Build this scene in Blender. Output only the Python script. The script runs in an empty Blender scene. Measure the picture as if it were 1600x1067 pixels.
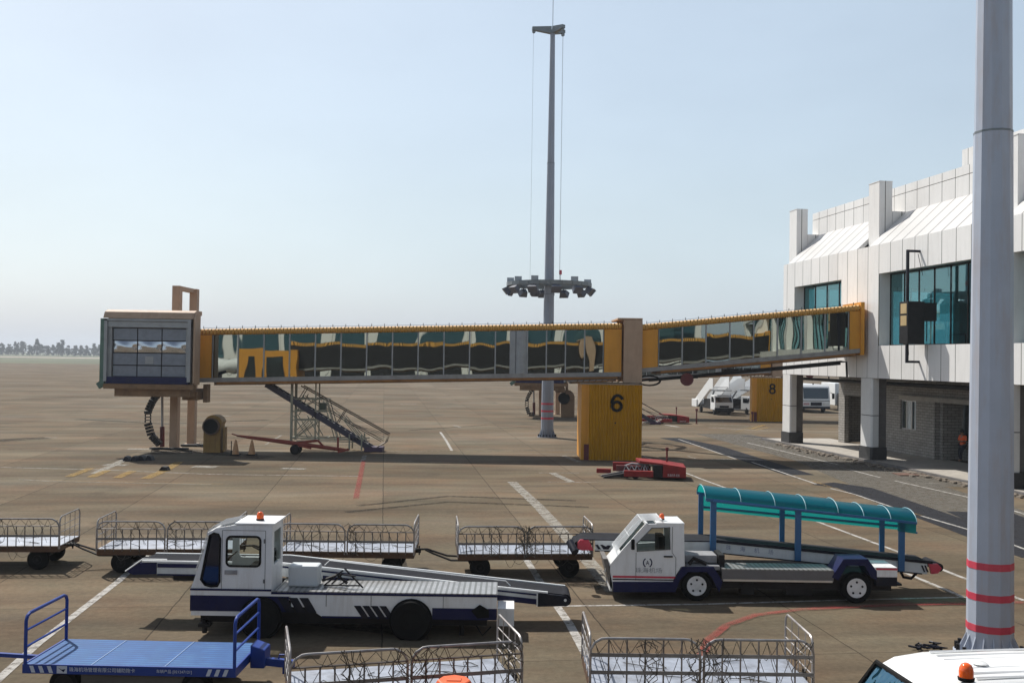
import bpy, math, random
from mathutils import Matrix, Vector
rad = math.radians
SC = bpy.context.scene; COL = SC.collection
random.seed(7)

# ------------------------------------------------------------------ camera, sky, sun, exposure
EYE = Vector((0, 0, 5.5))
CAM = (Matrix.Rotation(rad(90.9), 3, 'X') @ Matrix.Rotation(rad(.84), 3, 'Z'))
cd = bpy.data.cameras.new('camera'); co = bpy.data.objects.new('camera', cd); COL.objects.link(co)
cd.lens = 35; cd.sensor_width = 36; cd.clip_start = .05; cd.clip_end = 20000
co.matrix_world = Matrix.Translation(EYE) @ CAM.to_4x4(); SC.camera = co
SUNV = Vector((-.52, .59, 1)).normalized()
w = bpy.data.worlds.new('World'); SC.world = w; w.use_nodes = True
nt = w.node_tree; nt.nodes.clear()
sky = nt.nodes.new('ShaderNodeTexSky'); sky.sky_type = 'NISHITA'; sky.sun_disc = False
sky.sun_elevation = math.asin(SUNV.z); sky.sun_rotation = math.atan2(SUNV.x, SUNV.y)
sky.air_density = 1.1; sky.dust_density = 2.4; sky.ozone_density = 1.6; sky.altitude = 0
bg = nt.nodes.new('ShaderNodeBackground'); bg.inputs['Strength'].default_value = .054
wo = nt.nodes.new('ShaderNodeOutputWorld')
veil = nt.nodes.new('ShaderNodeMixRGB'); veil.blend_type = 'ADD'; veil.inputs[0].default_value = 1   # even milky overcast veil over the clear sky
veil.inputs[2].default_value = (4.95, 5.75, 6.2, 1); nt.links.new(sky.outputs[0], veil.inputs[1]); low = nt.nodes.new('ShaderNodeMixRGB'); low.blend_type = 'ADD'; low.inputs[2].default_value = (-.4, .45, 1.8, 1)   # cooler haze close to the horizon
nt.links.new(veil.outputs[0], low.inputs[1]); nt.links.new(low.outputs[0], bg.inputs[0])
wtc = nt.nodes.new('ShaderNodeTexCoord'); wsp = nt.nodes.new('ShaderNodeSeparateXYZ'); nt.links.new(wtc.outputs['Generated'], wsp.inputs[0])
lmr = nt.nodes.new('ShaderNodeMapRange'); lmr.interpolation_type = 'SMOOTHSTEP'; nt.links.new(wsp.outputs['Z'], lmr.inputs['Value'])
lmr.inputs['From Min'].default_value = .0; lmr.inputs['From Max'].default_value = .17; lmr.inputs['To Min'].default_value = 1; lmr.inputs['To Max'].default_value = 0; nt.links.new(lmr.outputs[0], low.inputs[0])
wmr = nt.nodes.new('ShaderNodeMapRange'); wmr.interpolation_type = 'SMOOTHSTEP'; nt.links.new(wsp.outputs['Z'], wmr.inputs['Value'])
wmr.inputs['From Min'].default_value = .34; wmr.inputs['From Max'].default_value = .75; wmr.inputs['To Min'].default_value = 1; wmr.inputs['To Max'].default_value = .12; wno = nt.nodes.new('ShaderNodeTexNoise'); wno.inputs['Scale'].default_value = 2.2; wno.inputs['Detail'].default_value = 5; wno.inputs['Roughness'].default_value = .55
wmp = nt.nodes.new('ShaderNodeMapping'); wmp.inputs['Scale'].default_value = (1, 1, 2.6); nt.links.new(wtc.outputs['Generated'], wmp.inputs[0]); nt.links.new(wmp.outputs[0], wno.inputs['Vector'])
wm1 = nt.nodes.new('ShaderNodeMath'); wm1.operation = 'MULTIPLY_ADD'; nt.links.new(wno.outputs[0], wm1.inputs[0]); wm1.inputs[1].default_value = .5; wm1.inputs[2].default_value = .70   # thin uneven veil
wm2 = nt.nodes.new('ShaderNodeMath'); wm2.operation = 'MULTIPLY'; wm2.use_clamp = True; nt.links.new(wm1.outputs[0], wm2.inputs[0]); nt.links.new(wmr.outputs[0], wm2.inputs[1]); nt.links.new(wm2.outputs[0], veil.inputs[0]); nt.links.new(bg.outputs[0], wo.inputs[0])
sl = bpy.data.lights.new('sun', 'SUN'); sl.energy = 4.2; sl.angle = rad(.6); sl.color = (1, .965, .90)
so = bpy.data.objects.new('sun', sl); COL.objects.link(so); so.location = (-30, 30, 60)
so.rotation_euler = SUNV.to_track_quat('Z', 'Y').to_euler()
SC.view_settings.view_transform = 'Standard'; SC.view_settings.look = 'None'
SC.view_settings.exposure = .4; SC.view_settings.gamma = 1
SC.render.engine = 'CYCLES'
SC.cycles.max_bounces = 8; SC.cycles.transparent_max_bounces = 12

# ------------------------------------------------------------------ materials
MATS = {}
def pm(name, col, rough=.6, metal=0, var=.12, scale=2.0, bump=0, bscale=20, spec=.5, dirt=0, dirtcol=(.09, .07, .05), coat=0, trans=0, streak=False):
    if name in MATS: return MATS[name]
    m = bpy.data.materials.new(name); m.use_nodes = True; t = m.node_tree; N = t.nodes; L = t.links
    b = N['Principled BSDF']
    b.inputs['Roughness'].default_value = rough; b.inputs['Metallic'].default_value = metal
    b.inputs['Specular IOR Level'].default_value = spec
    b.inputs['Coat Weight'].default_value = coat; b.inputs['Transmission Weight'].default_value = trans
    tc = N.new('ShaderNodeTexCoord')
    n = N.new('ShaderNodeTexNoise'); n.inputs['Scale'].default_value = scale; n.inputs['Detail'].default_value = 6; n.inputs['Roughness'].default_value = .62
    L.new(tc.outputs['Object'], n.inputs['Vector'])
    r = N.new('ShaderNodeValToRGB'); L.new(n.outputs[0], r.inputs[0])
    r.color_ramp.elements[0].position = .3; r.color_ramp.elements[1].position = .7
    r.color_ramp.elements[0].color = (*[c * (1 - var) for c in col], 1)
    r.color_ramp.elements[1].color = (*[min(1, c * (1 + var)) for c in col], 1)
    out = r.outputs[0]
    if dirt:
        mp = N.new('ShaderNodeMapping'); mp.inputs['Scale'].default_value = (2.5, 2.5, .35) if streak else (1.3, 1.3, 1.3)
        L.new(tc.outputs['Object'], mp.inputs[0])
        n2 = N.new('ShaderNodeTexNoise'); n2.inputs['Scale'].default_value = 1.6; n2.inputs['Detail'].default_value = 9; n2.inputs['Roughness'].default_value = .7
        L.new(mp.outputs[0], n2.inputs['Vector'])
        r2 = N.new('ShaderNodeValToRGB'); r2.color_ramp.elements[0].position = .48; r2.color_ramp.elements[1].position = .72
        L.new(n2.outputs[0], r2.inputs[0])
        mu = N.new('ShaderNodeMath'); mu.operation = 'MULTIPLY'; mu.inputs[1].default_value = dirt; L.new(r2.outputs[0], mu.inputs[0])
        mx = N.new('ShaderNodeMixRGB'); L.new(mu.outputs[0], mx.inputs[0]); L.new(out, mx.inputs[1]); mx.inputs[2].default_value = (*dirtcol, 1)
        out = mx.outputs[0]
        if metal < .5:
            ad = N.new('ShaderNodeMath'); ad.operation = 'MULTIPLY_ADD'; L.new(mu.outputs[0], ad.inputs[0]); ad.inputs[1].default_value = .3; ad.inputs[2].default_value = rough
            L.new(ad.outputs[0], b.inputs['Roughness'])
    L.new(out, b.inputs['Base Color'])
    if bump:
        n3 = N.new('ShaderNodeTexNoise'); n3.inputs['Scale'].default_value = bscale; n3.inputs['Detail'].default_value = 4
        L.new(tc.outputs['Object'], n3.inputs['Vector'])
        bp = N.new('ShaderNodeBump'); bp.inputs['Strength'].default_value = bump; bp.inputs['Distance'].default_value = .02
        L.new(n3.outputs[0], bp.inputs['Height']); L.new(bp.outputs[0], b.inputs['Normal'])
    MATS[name] = m; return m

def math_node(t, op, a, bb=None, c=None):
    n = t.nodes.new('ShaderNodeMath'); n.operation = op
    for i, v in enumerate((a, bb, c)):
        if v is None: continue
        if isinstance(v, (int, float)): n.inputs[i].default_value = v
        else: t.links.new(v, n.inputs[i])
    return n.outputs[0]

def corrugate(m, axis, period, depth=.03):
    """adds corrugation bump along an object axis"""
    t = m.node_tree; b = t.nodes['Principled BSDF']
    tc = t.nodes.new('ShaderNodeTexCoord'); sx = t.nodes.new('ShaderNodeSeparateXYZ'); t.links.new(tc.outputs['Object'], sx.inputs[0])
    s = math_node(t, 'SINE', math_node(t, 'MULTIPLY', sx.outputs[axis], 2 * math.pi / period))
    bp = t.nodes.new('ShaderNodeBump'); bp.inputs['Strength'].default_value = 1; bp.inputs['Distance'].default_value = depth
    t.links.new(s, bp.inputs['Height']); t.links.new(bp.outputs[0], b.inputs['Normal'])
    return m

YEL = pm('bridge_yellow', (.62, .27, .02), .6, var=.07, scale=.8, dirt=.25, dirtcol=(.25, .12, .03), streak=True)
YCOR = corrugate(pm('hut_yellow', (.50, .235, .006), .85, spec=.15, var=.10, scale=.9, dirt=.45, dirtcol=(.27, .12, .01), streak=True), 0, .16, .035)
YROOF = corrugate(pm('roof_yellow', (.70, .36, .07), .5, var=.08, scale=1.5, dirt=.25, dirtcol=(.3, .2, .1)), 0, .2, .05)
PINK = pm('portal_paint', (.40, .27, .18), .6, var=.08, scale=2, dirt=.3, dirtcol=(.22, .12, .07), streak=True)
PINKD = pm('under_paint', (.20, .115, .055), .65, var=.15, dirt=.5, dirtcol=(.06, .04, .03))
GREYM = pm('grey_metal', (.30, .31, .32), .45, metal=.3, var=.1, dirt=.2)
FLOORG = pm('beam_grey', (.27, .26, .25), .5, var=.12, dirt=.4, dirtcol=(.12, .09, .07))
SHUT = pm('shutter_grey', (.19, .21, .25), .4, metal=.4, var=.1, scale=4, dirt=.15)
DARK = pm('dark_steel', (.014, .013, .014), .6, spec=.25, var=.3, scale=5)
BLACK = pm('black_rubber', (.007, .007, .007), .85, spec=.2, var=.3, scale=6)
GREEN = pm('green_bellows', (.10, .17, .14), .7, var=.2)
MAST = pm('mast_paint', (.38, .42, .50), .42, var=.08, scale=.9, dirt=.6, dirtcol=(.36, .30, .28), streak=True)
MASTG = pm('mast_grey', (.27, .30, .36), .45, var=.06, scale=.6, dirt=.3, dirtcol=(.26, .24, .23), streak=True)
MASTD = pm('mast_galv', (.19, .21, .22), .5, metal=.4, var=.1)
REDP = pm('red_band', (.55, .045, .08), .5, var=.12, scale=4, dirt=.15, dirtcol=(.5, .3, .3))
RED = pm('red_paint', (.24, .020, .020), .6, spec=.25, var=.2, scale=3, dirt=.55, dirtcol=(.10, .03, .03))
REDD = pm('dark_red', (.11, .010, .014), .6, var=.2, dirt=.4)
RUSTR = pm('towbar_red', (.24, .035, .018), .6, var=.2, dirt=.3)
WHITE = pm('white_paint', (.77, .78, .79), .35, var=.05, scale=1.5, dirt=.42, dirtcol=(.40, .36, .31), streak=True)
WHITEC = pm('white_clean', (.78, .79, .79), .3, var=.03, dirt=.1, dirtcol=(.5, .48, .44), coat=.2)
OFFW = pm('conveyor_white', (.58, .61, .62), .4, var=.06, dirt=.3, dirtcol=(.3, .28, .26), streak=True)
NAVY = pm('navy_paint', (.006, .009, .058), .45, spec=.25, var=.15, dirt=.35, dirtcol=(.03, .03, .04))
NAVYK = pm('navy_black', (.006, .008, .018), .5, spec=.25, var=.2, dirt=.2)
BLUE = pm('dolly_blue', (.010, .042, .25), .4, spec=.35, var=.1, dirt=.15, dirtcol=(.05, .07, .2))
BLUED = pm('dolly_deck', (.018, .090, .26), .55, var=.2, scale=3, dirt=.7, dirtcol=(.07, .18, .33), spec=.25)
CANF = pm('canopy_frame', (.02, .11, .26), .4, var=.1, dirt=.2)
BELT = pm('belt_rubber', (.028, .029, .034), .95, var=.12, scale=4, dirt=.3, dirtcol=(.045, .042, .038), spec=.05)
GALV = pm('galvanised', (.38, .38, .38), .38, metal=.55, var=.2, scale=5, dirt=.4, dirtcol=(.18, .15, .13))
BARS = pm('cart_bars', (.13, .115, .11), .5, metal=.3, var=.3, scale=5, dirt=.6, dirtcol=(.07, .05, .04))
RAIL = pm('cart_rail', (.33, .31, .30), .42, metal=.5, var=.3, scale=5, dirt=.7, dirtcol=(.14, .10, .08))
STRAP = pm('strap_grey', (.17, .16, .155), .8, var=.2)
ROPE = pm('rope', (.085, .075, .06), .9, var=.3, scale=8)
CHASS = pm('cart_chassis', (.10, .05, .025), .7, var=.25, scale=5, dirt=.5, dirtcol=(.04, .03, .025))
FLOORM = pm('cart_floor', (.28, .305, .36), .5, metal=.1, var=.3, scale=3, dirt=.8, dirtcol=(.10, .10, .11), bump=.3, bscale=9)
SILV = pm('silver', (.62, .62, .62), .3, metal=.8, var=.1)
RIMW = pm('rim_white', (.72, .72, .72), .4, var=.1, dirt=.35, dirtcol=(.2, .17, .15))
ORG = pm('barrel_orange', (.72, .12, .03), .45, var=.08, dirt=.3, dirtcol=(.5, .2, .1))
CONEO = pm('cone_faded', (.42, .22, .10), .6, var=.2, scale=8)
CONC = pm('concrete', (.36, .33, .29), .8, var=.15, scale=2, bump=.3, dirt=.35, dirtcol=(.16, .14, .11))
CONCD = pm('dark_concrete', (.14, .13, .125), .8, var=.2, scale=2, bump=.3, dirt=.4)
INTW = pm('interior_pale', (.45, .48, .48), .8, var=.05)
INTC = pm('interior_ceiling', (.34, .37, .38), .8, var=.05)
TILE = pm('black_tile', (.04, .04, .042), .4, var=.3, scale=6)
CURT = pm('curtain', (.62, .66, .68), .8, var=.1, scale=6)
SKIN = pm('skin', (.30, .16, .10), .5, var=.05)
VEST = pm('hi_vis', (.85, .13, .03), .7, var=.1)
TROU = pm('dark_cloth', (.02, .022, .035), .85, var=.2)
TRUNK = pm('bark', (.10, .08, .06), .9, var=.2)
GRAVEL = pm('debris', (.17, .14, .11), .9, var=.4, scale=12, bump=.6)

def glassy(name, tint, gloss=.5, interior=(.01, .012, .014), rough=.02, wav=0, wscale=.8, transp=0.0, fres=False):
    m = bpy.data.materials.new(name); m.use_nodes = True; t = m.node_tree; t.nodes.clear(); N = t.nodes
    o = N.new('ShaderNodeOutputMaterial'); mx = N.new('ShaderNodeMixShader'); mx.inputs[0].default_value = gloss
    g = N.new('ShaderNodeBsdfGlossy'); g.inputs['Color'].default_value = (*tint, 1); g.inputs['Roughness'].default_value = rough
    if transp:
        d = N.new('ShaderNodeBsdfTransparent'); d.inputs['Color'].default_value = (*interior, 1)
    else:
        d = N.new('ShaderNodeBsdfDiffuse'); d.inputs['Color'].default_value = (*interior, 1)
    t.links.new(d.outputs[0], mx.inputs[1]); t.links.new(g.outputs[0], mx.inputs[2]); t.links.new(mx.outputs[0], o.inputs[0])
    if wav:
        tc = N.new('ShaderNodeTexCoord'); oi = N.new('ShaderNodeObjectInfo')
        ad = N.new('ShaderNodeVectorMath'); ad.operation = 'MULTIPLY_ADD'
        t.links.new(tc.outputs['Object'], ad.inputs[0]); ad.inputs[1].default_value = (1, 1, .55)
        t.links.new(oi.outputs['Random'], ad.inputs[2])
        n = N.new('ShaderNodeTexNoise'); n.inputs['Scale'].default_value = wscale; n.inputs['Detail'].default_value = 1; t.links.new(ad.outputs[0], n.inputs['Vector'])
        b = N.new('ShaderNodeBump'); b.inputs['Strength'].default_value = 1; b.inputs['Distance'].default_value = wav
        t.links.new(n.outputs[0], b.inputs['Height']); t.links.new(b.outputs[0], g.inputs['Normal'])
    MATS[name] = m; return m
BGLASS = glassy('bridge_glass', (.40, .43, .38), .8, (.006, .008, .007), .012, wav=.010, wscale=.62)
TGLASS = glassy('terminal_glass', (.40, .58, .62), .32, (.58, .86, .88), .02, wav=.004, wscale=.5, transp=1)
VGLASS = glassy('vehicle_glass', (.45, .5, .55), .13, (.006, .008, .010), .03)
VCLEAR = glassy('cab_glass', (.5, .55, .55), .09, (.58, .64, .62), .02, transp=1)
DGLASS = glassy('dark_glass', (.4, .5, .55), .25, (.008, .010, .012), .03)
VANGL = glassy('windscreen_teal', (.20, .36, .48), .5, (.01, .04, .06), .03, wav=.09, wscale=6)

def teal_plastic():
    m = bpy.data.materials.new('teal_plastic'); m.use_nodes = True; t = m.node_tree; t.nodes.clear(); N = t.nodes
    o = N.new('ShaderNodeOutputMaterial'); p = N.new('ShaderNodeBsdfPrincipled'); p.inputs['Base Color'].default_value = (.005, .11, .19, 1)
    p.inputs['Roughness'].default_value = .3
    tr = N.new('ShaderNodeBsdfTranslucent'); tr.inputs[0].default_value = (.01, .42, .38, 1)
    tp = N.new('ShaderNodeBsdfTransparent'); tp.inputs[0].default_value = (.02, .5, .48, 1)
    a = N.new('ShaderNodeMixShader'); a.inputs[0].default_value = .45; b = N.new('ShaderNodeMixShader'); b.inputs[0].default_value = .15
    t.links.new(p.outputs[0], a.inputs[1]); t.links.new(tr.outputs[0], a.inputs[2]); t.links.new(a.outputs[0], b.inputs[1]); t.links.new(tp.outputs[0], b.inputs[2]); t.links.new(b.outputs[0], o.inputs[0])
    return m
TEAL = teal_plastic()
def amber():
    m = pm('amber_lens', (.85, .12, .012), .12, var=.15, scale=30, coat=.5); return m
AMB = amber()

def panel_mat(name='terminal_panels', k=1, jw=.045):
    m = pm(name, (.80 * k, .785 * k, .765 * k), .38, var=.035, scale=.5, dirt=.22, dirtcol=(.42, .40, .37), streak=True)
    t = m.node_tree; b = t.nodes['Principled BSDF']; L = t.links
    tc = t.nodes.new('ShaderNodeTexCoord'); s = t.nodes.new('ShaderNodeSeparateXYZ'); L.new(tc.outputs['Object'], s.inputs[0])
    gm = t.nodes.new('ShaderNodeNewGeometry'); sn = t.nodes.new('ShaderNodeSeparateXYZ'); L.new(gm.outputs['Normal'], sn.inputs[0])
    def line(c, per, off, wd):
        f = math_node(t, 'FLOORED_MODULO', math_node(t, 'ADD', c, off), per)
        return math_node(t, 'LESS_THAN', f, wd)
    ly = line(s.outputs['Y'], 1.2, .65, jw); lx = line(s.outputs['X'], 1.0, 0.02, jw)
    ax = math_node(t, 'GREATER_THAN', math_node(t, 'ABSOLUTE', sn.outputs['X']), .5)
    ay = math_node(t, 'GREATER_THAN', math_node(t, 'ABSOLUTE', sn.outputs['Y']), .5)
    msk = math_node(t, 'MAXIMUM', math_node(t, 'MULTIPLY', ly, ax), math_node(t, 'MULTIPLY', lx, ay))
    # each panel a slightly different tone
    fl = math_node(t, 'FLOOR', math_node(t, 'DIVIDE', math_node(t, 'ADD', s.outputs['Y'], .65), 1.2))
    wn = t.nodes.new('ShaderNodeTexWhiteNoise'); wn.noise_dimensions = '1D'; L.new(fl, wn.inputs['W'])
    tone = math_node(t, 'MULTIPLY_ADD', wn.outputs['Value'], .10, .93)
    src = b.inputs['Base Color'].links[0].from_socket
    vm = t.nodes.new('ShaderNodeVectorMath'); vm.operation = 'SCALE'; L.new(src, vm.inputs[0]); L.new(tone, vm.inputs['Scale'])
    mx = t.nodes.new('ShaderNodeMixRGB'); L.new(msk, mx.inputs[0]); L.new(vm.outputs[0], mx.inputs[1]); mx.inputs[2].default_value = (.07, .065, .06, 1)
    L.new(mx.outputs[0], b.inputs['Base Color'])
    return m
PANEL = panel_mat()
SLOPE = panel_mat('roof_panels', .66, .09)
def brick_mat():
    m = pm('painted_brick', (.34, .32, .295), .8, var=.1, scale=1.5, dirt=.35, dirtcol=(.2, .18, .16))
    t = m.node_tree; b = t.nodes['Principled BSDF']; L = t.links
    tc = t.nodes.new('ShaderNodeTexCoord'); s = t.nodes.new('ShaderNodeSeparateXYZ'); L.new(tc.outputs['Object'], s.inputs[0])
    cb = t.nodes.new('ShaderNodeCombineXYZ'); L.new(math_node(t, 'ADD', s.outputs['X'], s.outputs['Y']), cb.inputs[0]); L.new(s.outputs['Z'], cb.inputs[1])
    br = t.nodes.new('ShaderNodeTexBrick'); L.new(cb.outputs[0], br.inputs['Vector']); br.inputs['Scale'].default_value = 1
    br.inputs['Brick Width'].default_value = .45; br.inputs['Row Height'].default_value = .16; br.inputs['Mortar Size'].default_value = .012
    br.inputs['Color1'].default_value = (1, 1, 1, 1); br.inputs['Color2'].default_value = (.8, .8, .8, 1); br.inputs['Mortar'].default_value = (.3, .3, .3, 1)
    src = b.inputs['Base Color'].links[0].from_socket
    mx = t.nodes.new('ShaderNodeMixRGB'); mx.blend_type = 'MULTIPLY'; mx.inputs[0].default_value = 1
    L.new(src, mx.inputs[1]); L.new(br.outputs['Color'], mx.inputs[2]); L.new(mx.outputs[0], b.inputs['Base Color'])
    return m
BRICK = brick_mat()
def stripe_mat(base, name, axis, per, frac, col2):
    """checker plate / planks: darker ridges along an axis"""
    m = base.copy(); m.name = name; t = m.node_tree; b = t.nodes['Principled BSDF']; L = t.links
    tc = t.nodes.new('ShaderNodeTexCoord'); s = t.nodes.new('ShaderNodeSeparateXYZ'); L.new(tc.outputs['Object'], s.inputs[0])
    f = math_node(t, 'LESS_THAN', math_node(t, 'FLOORED_MODULO', s.outputs[axis], per), per * frac)
    src = b.inputs['Base Color'].links[0].from_socket
    mx = t.nodes.new('ShaderNodeMixRGB'); L.new(f, mx.inputs[0]); L.new(src, mx.inputs[1]); mx.inputs[2].default_value = (*col2, 1); L.new(mx.outputs[0], b.inputs['Base Color'])
    return m
CHECK = stripe_mat(GALV, 'checker_plate', 0, .11, .4, (.20, .20, .19))
PLANK = stripe_mat(BLUED, 'dolly_planks', 1, .11, .28, (.012, .058, .19))

def ground_mat():
    m = bpy.data.materials.new('apron_concrete'); m.use_nodes = True; t = m.node_tree; N = t.nodes; L = t.links; b = N['Principled BSDF']
    b.inputs['Roughness'].default_value = .95; b.inputs['Specular IOR Level'].default_value = .06
    tc = N.new('ShaderNodeTexCoord')
    rt = N.new('ShaderNodeMapping'); rt.inputs['Rotation'].default_value = (0, 0, rad(-7.3)); L.new(tc.outputs['Object'], rt.inputs[0])
    sp = N.new('ShaderNodeSeparateXYZ'); L.new(rt.outputs[0], sp.inputs[0])
    def noise(sc, det, ro, vec, st=(1, 1, 1)):
        mp = N.new('ShaderNodeMapping'); mp.inputs['Scale'].default_value = st; L.new(vec, mp.inputs[0])
        n = N.new('ShaderNodeTexNoise'); n.inputs['Scale'].default_value = sc; n.inputs['Detail'].default_value = det; n.inputs['Roughness'].default_value = ro
        L.new(mp.outputs[0], n.inputs['Vector']); return n.outputs[0]
    def ramp(v, stops):
        r = N.new('ShaderNodeValToRGB'); L.new(v, r.inputs[0]); e = r.color_ramp.elements
        while len(e) < len(stops): e.new(.5)
        for k, (p, c) in enumerate(stops): e[k].position = p; e[k].color = (*c, 1) if len(c) == 3 else c
        return r.outputs[0]
    base = ramp(noise(.09, 8, .62, rt.outputs[0], (.55, 1.3, 1)), [(.3, (.098, .075, .051)), (.5, (.136, .108, .076)), (.72, (.178, .150, .115))])
    # long rubber / water streaks following the apron grid
    st = ramp(noise(.5, 7, .65, rt.outputs[0], (.24, 1.1, 1)), [(.35, (.66, .65, .66)), (.62, (1.12, 1.10, 1.06))])
    m1 = N.new('ShaderNodeMixRGB'); m1.blend_type = 'MULTIPLY'; m1.inputs[0].default_value = .85; L.new(base, m1.inputs[1]); L.new(st, m1.inputs[2])
    fine = ramp(noise(7, 10, .78, tc.outputs['Object']), [(.28, (.66, .66, .65)), (.5, (1, 1, 1)), (.72, (1.34, 1.33, 1.30))])
    m2 = N.new('ShaderNodeMixRGB'); m2.blend_type = 'MULTIPLY'; m2.inputs[0].default_value = .8; L.new(m1.outputs[0], m2.inputs[1]); L.new(fine, m2.inputs[2])
    # per-slab tone
    cx = math_node(t, 'FLOOR', math_node(t, 'DIVIDE', math_node(t, 'ADD', sp.outputs['X'], 4.45), 4.48))
    cy = math_node(t, 'FLOOR', math_node(t, 'DIVIDE', math_node(t, 'ADD', sp.outputs['Y'], -17.93), 4.48))
    cb = N.new('ShaderNodeCombineXYZ'); L.new(cx, cb.inputs[0]); L.new(cy, cb.inputs[1])
    wn = N.new('ShaderNodeTexWhiteNoise'); L.new(cb.outputs[0], wn.inputs['Vector'])
    tone = math_node(t, 'MULTIPLY_ADD', wn.outputs['Value'], .24, .92)
    vm = N.new('ShaderNodeVectorMath'); vm.operation = 'SCALE'; L.new(m2.outputs[0], vm.inputs[0]); L.new(tone, vm.inputs['Scale'])
    # reddish and grey-green blotches
    bl = ramp(noise(.22, 6, .65, tc.outputs['Object'], (1, 1.4, 1)), [(.35, (.93, 1.0, 1.02)), (.5, (1, 1, 1)), (.66, (1.10, .99, .95))])
    m5 = N.new('ShaderNodeMixRGB'); m5.blend_type = 'MULTIPLY'; m5.inputs[0].default_value = 1; L.new(vm.outputs[0], m5.inputs[1]); L.new(bl, m5.inputs[2])
    # oil stains
    oil = ramp(noise(.33, 6, .6, tc.outputs['Object'], (1, .8, 1)), [(.60, (0, 0, 0)), (.74, (.55, .55, .55))])
    m3 = N.new('ShaderNodeMixRGB'); L.new(oil, m3.inputs[0]); L.new(m5.outputs[0], m3.inputs[1]); m3.inputs[2].default_value = (.045, .038, .031, 1)
    # joints
    def joint(c, off, wd):
        f = math_node(t, 'FLOORED_MODULO', math_node(t, 'ADD', c, off), 4.48)
        return math_node(t, 'LESS_THAN', f, wd)
    wob = math_node(t, 'MULTIPLY_ADD', noise(1.5, 3, .5, tc.outputs['Object']), .05, -.025)
    jx = joint(math_node(t, 'ADD', sp.outputs['X'], wob), 4.45, .03); jy = joint(math_node(t, 'ADD', sp.outputs['Y'], wob), -17.93, .022)
    jm = math_node(t, 'MULTIPLY', math_node(t, 'MAXIMUM', jx, jy), .72)
    m4 = N.new('ShaderNodeMixRGB'); L.new(jm, m4.inputs[0]); L.new(m3.outputs[0], m4.inputs[1]); m4.inputs[2].default_value = (.022, .018, .015, 1)
    L.new(m4.outputs[0], b.inputs['Base Color'])
    bp = N.new('ShaderNodeBump'); bp.inputs['Strength'].default_value = .35; bp.inputs['Distance'].default_value = .01
    L.new(noise(25, 5, .7, tc.outputs['Object']), bp.inputs['Height']); L.new(bp.outputs[0], b.inputs['Normal'])
    return m
GROUND = ground_mat()
def worn(name, col, wear=.5, amt=.92):
    m = pm(name, col, .9, var=.1, scale=2, spec=.08)
    t = m.node_tree; N = t.nodes; L = t.links; b = N['Principled BSDF']
    n = N.new('ShaderNodeTexNoise'); n.inputs['Scale'].default_value = 3.5; n.inputs['Detail'].default_value = 9; n.inputs['Roughness'].default_value = .75
    tc = N.new('ShaderNodeTexCoord'); L.new(tc.outputs['Object'], n.inputs['Vector'])
    r = N.new('ShaderNodeValToRGB'); r.color_ramp.elements[0].position = wear - .12; r.color_ramp.elements[1].position = wear + .12
    r.color_ramp.elements[0].color = (amt, amt, amt, 1); r.color_ramp.elements[1].color = (.08, .08, .08, 1); L.new(n.outputs[0], r.inputs[0])
    tr = N.new('ShaderNodeBsdfTransparent'); mx = N.new('ShaderNodeMixShader'); o = [x for x in N if x.type == 'OUTPUT_MATERIAL'][0]
    L.new(r.outputs[0], mx.inputs[0]); L.new(tr.outputs[0], mx.inputs[1]); L.new(b.outputs[0], mx.inputs[2]); L.new(mx.outputs[0], o.inputs[0])
    return m
LWHITE = worn('line_white', (.48, .46, .43), .56, .85)
LWORN = worn('line_white_worn', (.36, .34, .30), .55, .7)
LYEL = worn('line_yellow', (.38, .25, .09), .54, .62)
LRED = worn('line_red', (.33, .06, .058), .54, .48)
LDARK = worn('asphalt_patch', (.028, .029, .034), .66)
LTAN = worn('asphalt_light', (.125, .115, .10), .58)

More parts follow.
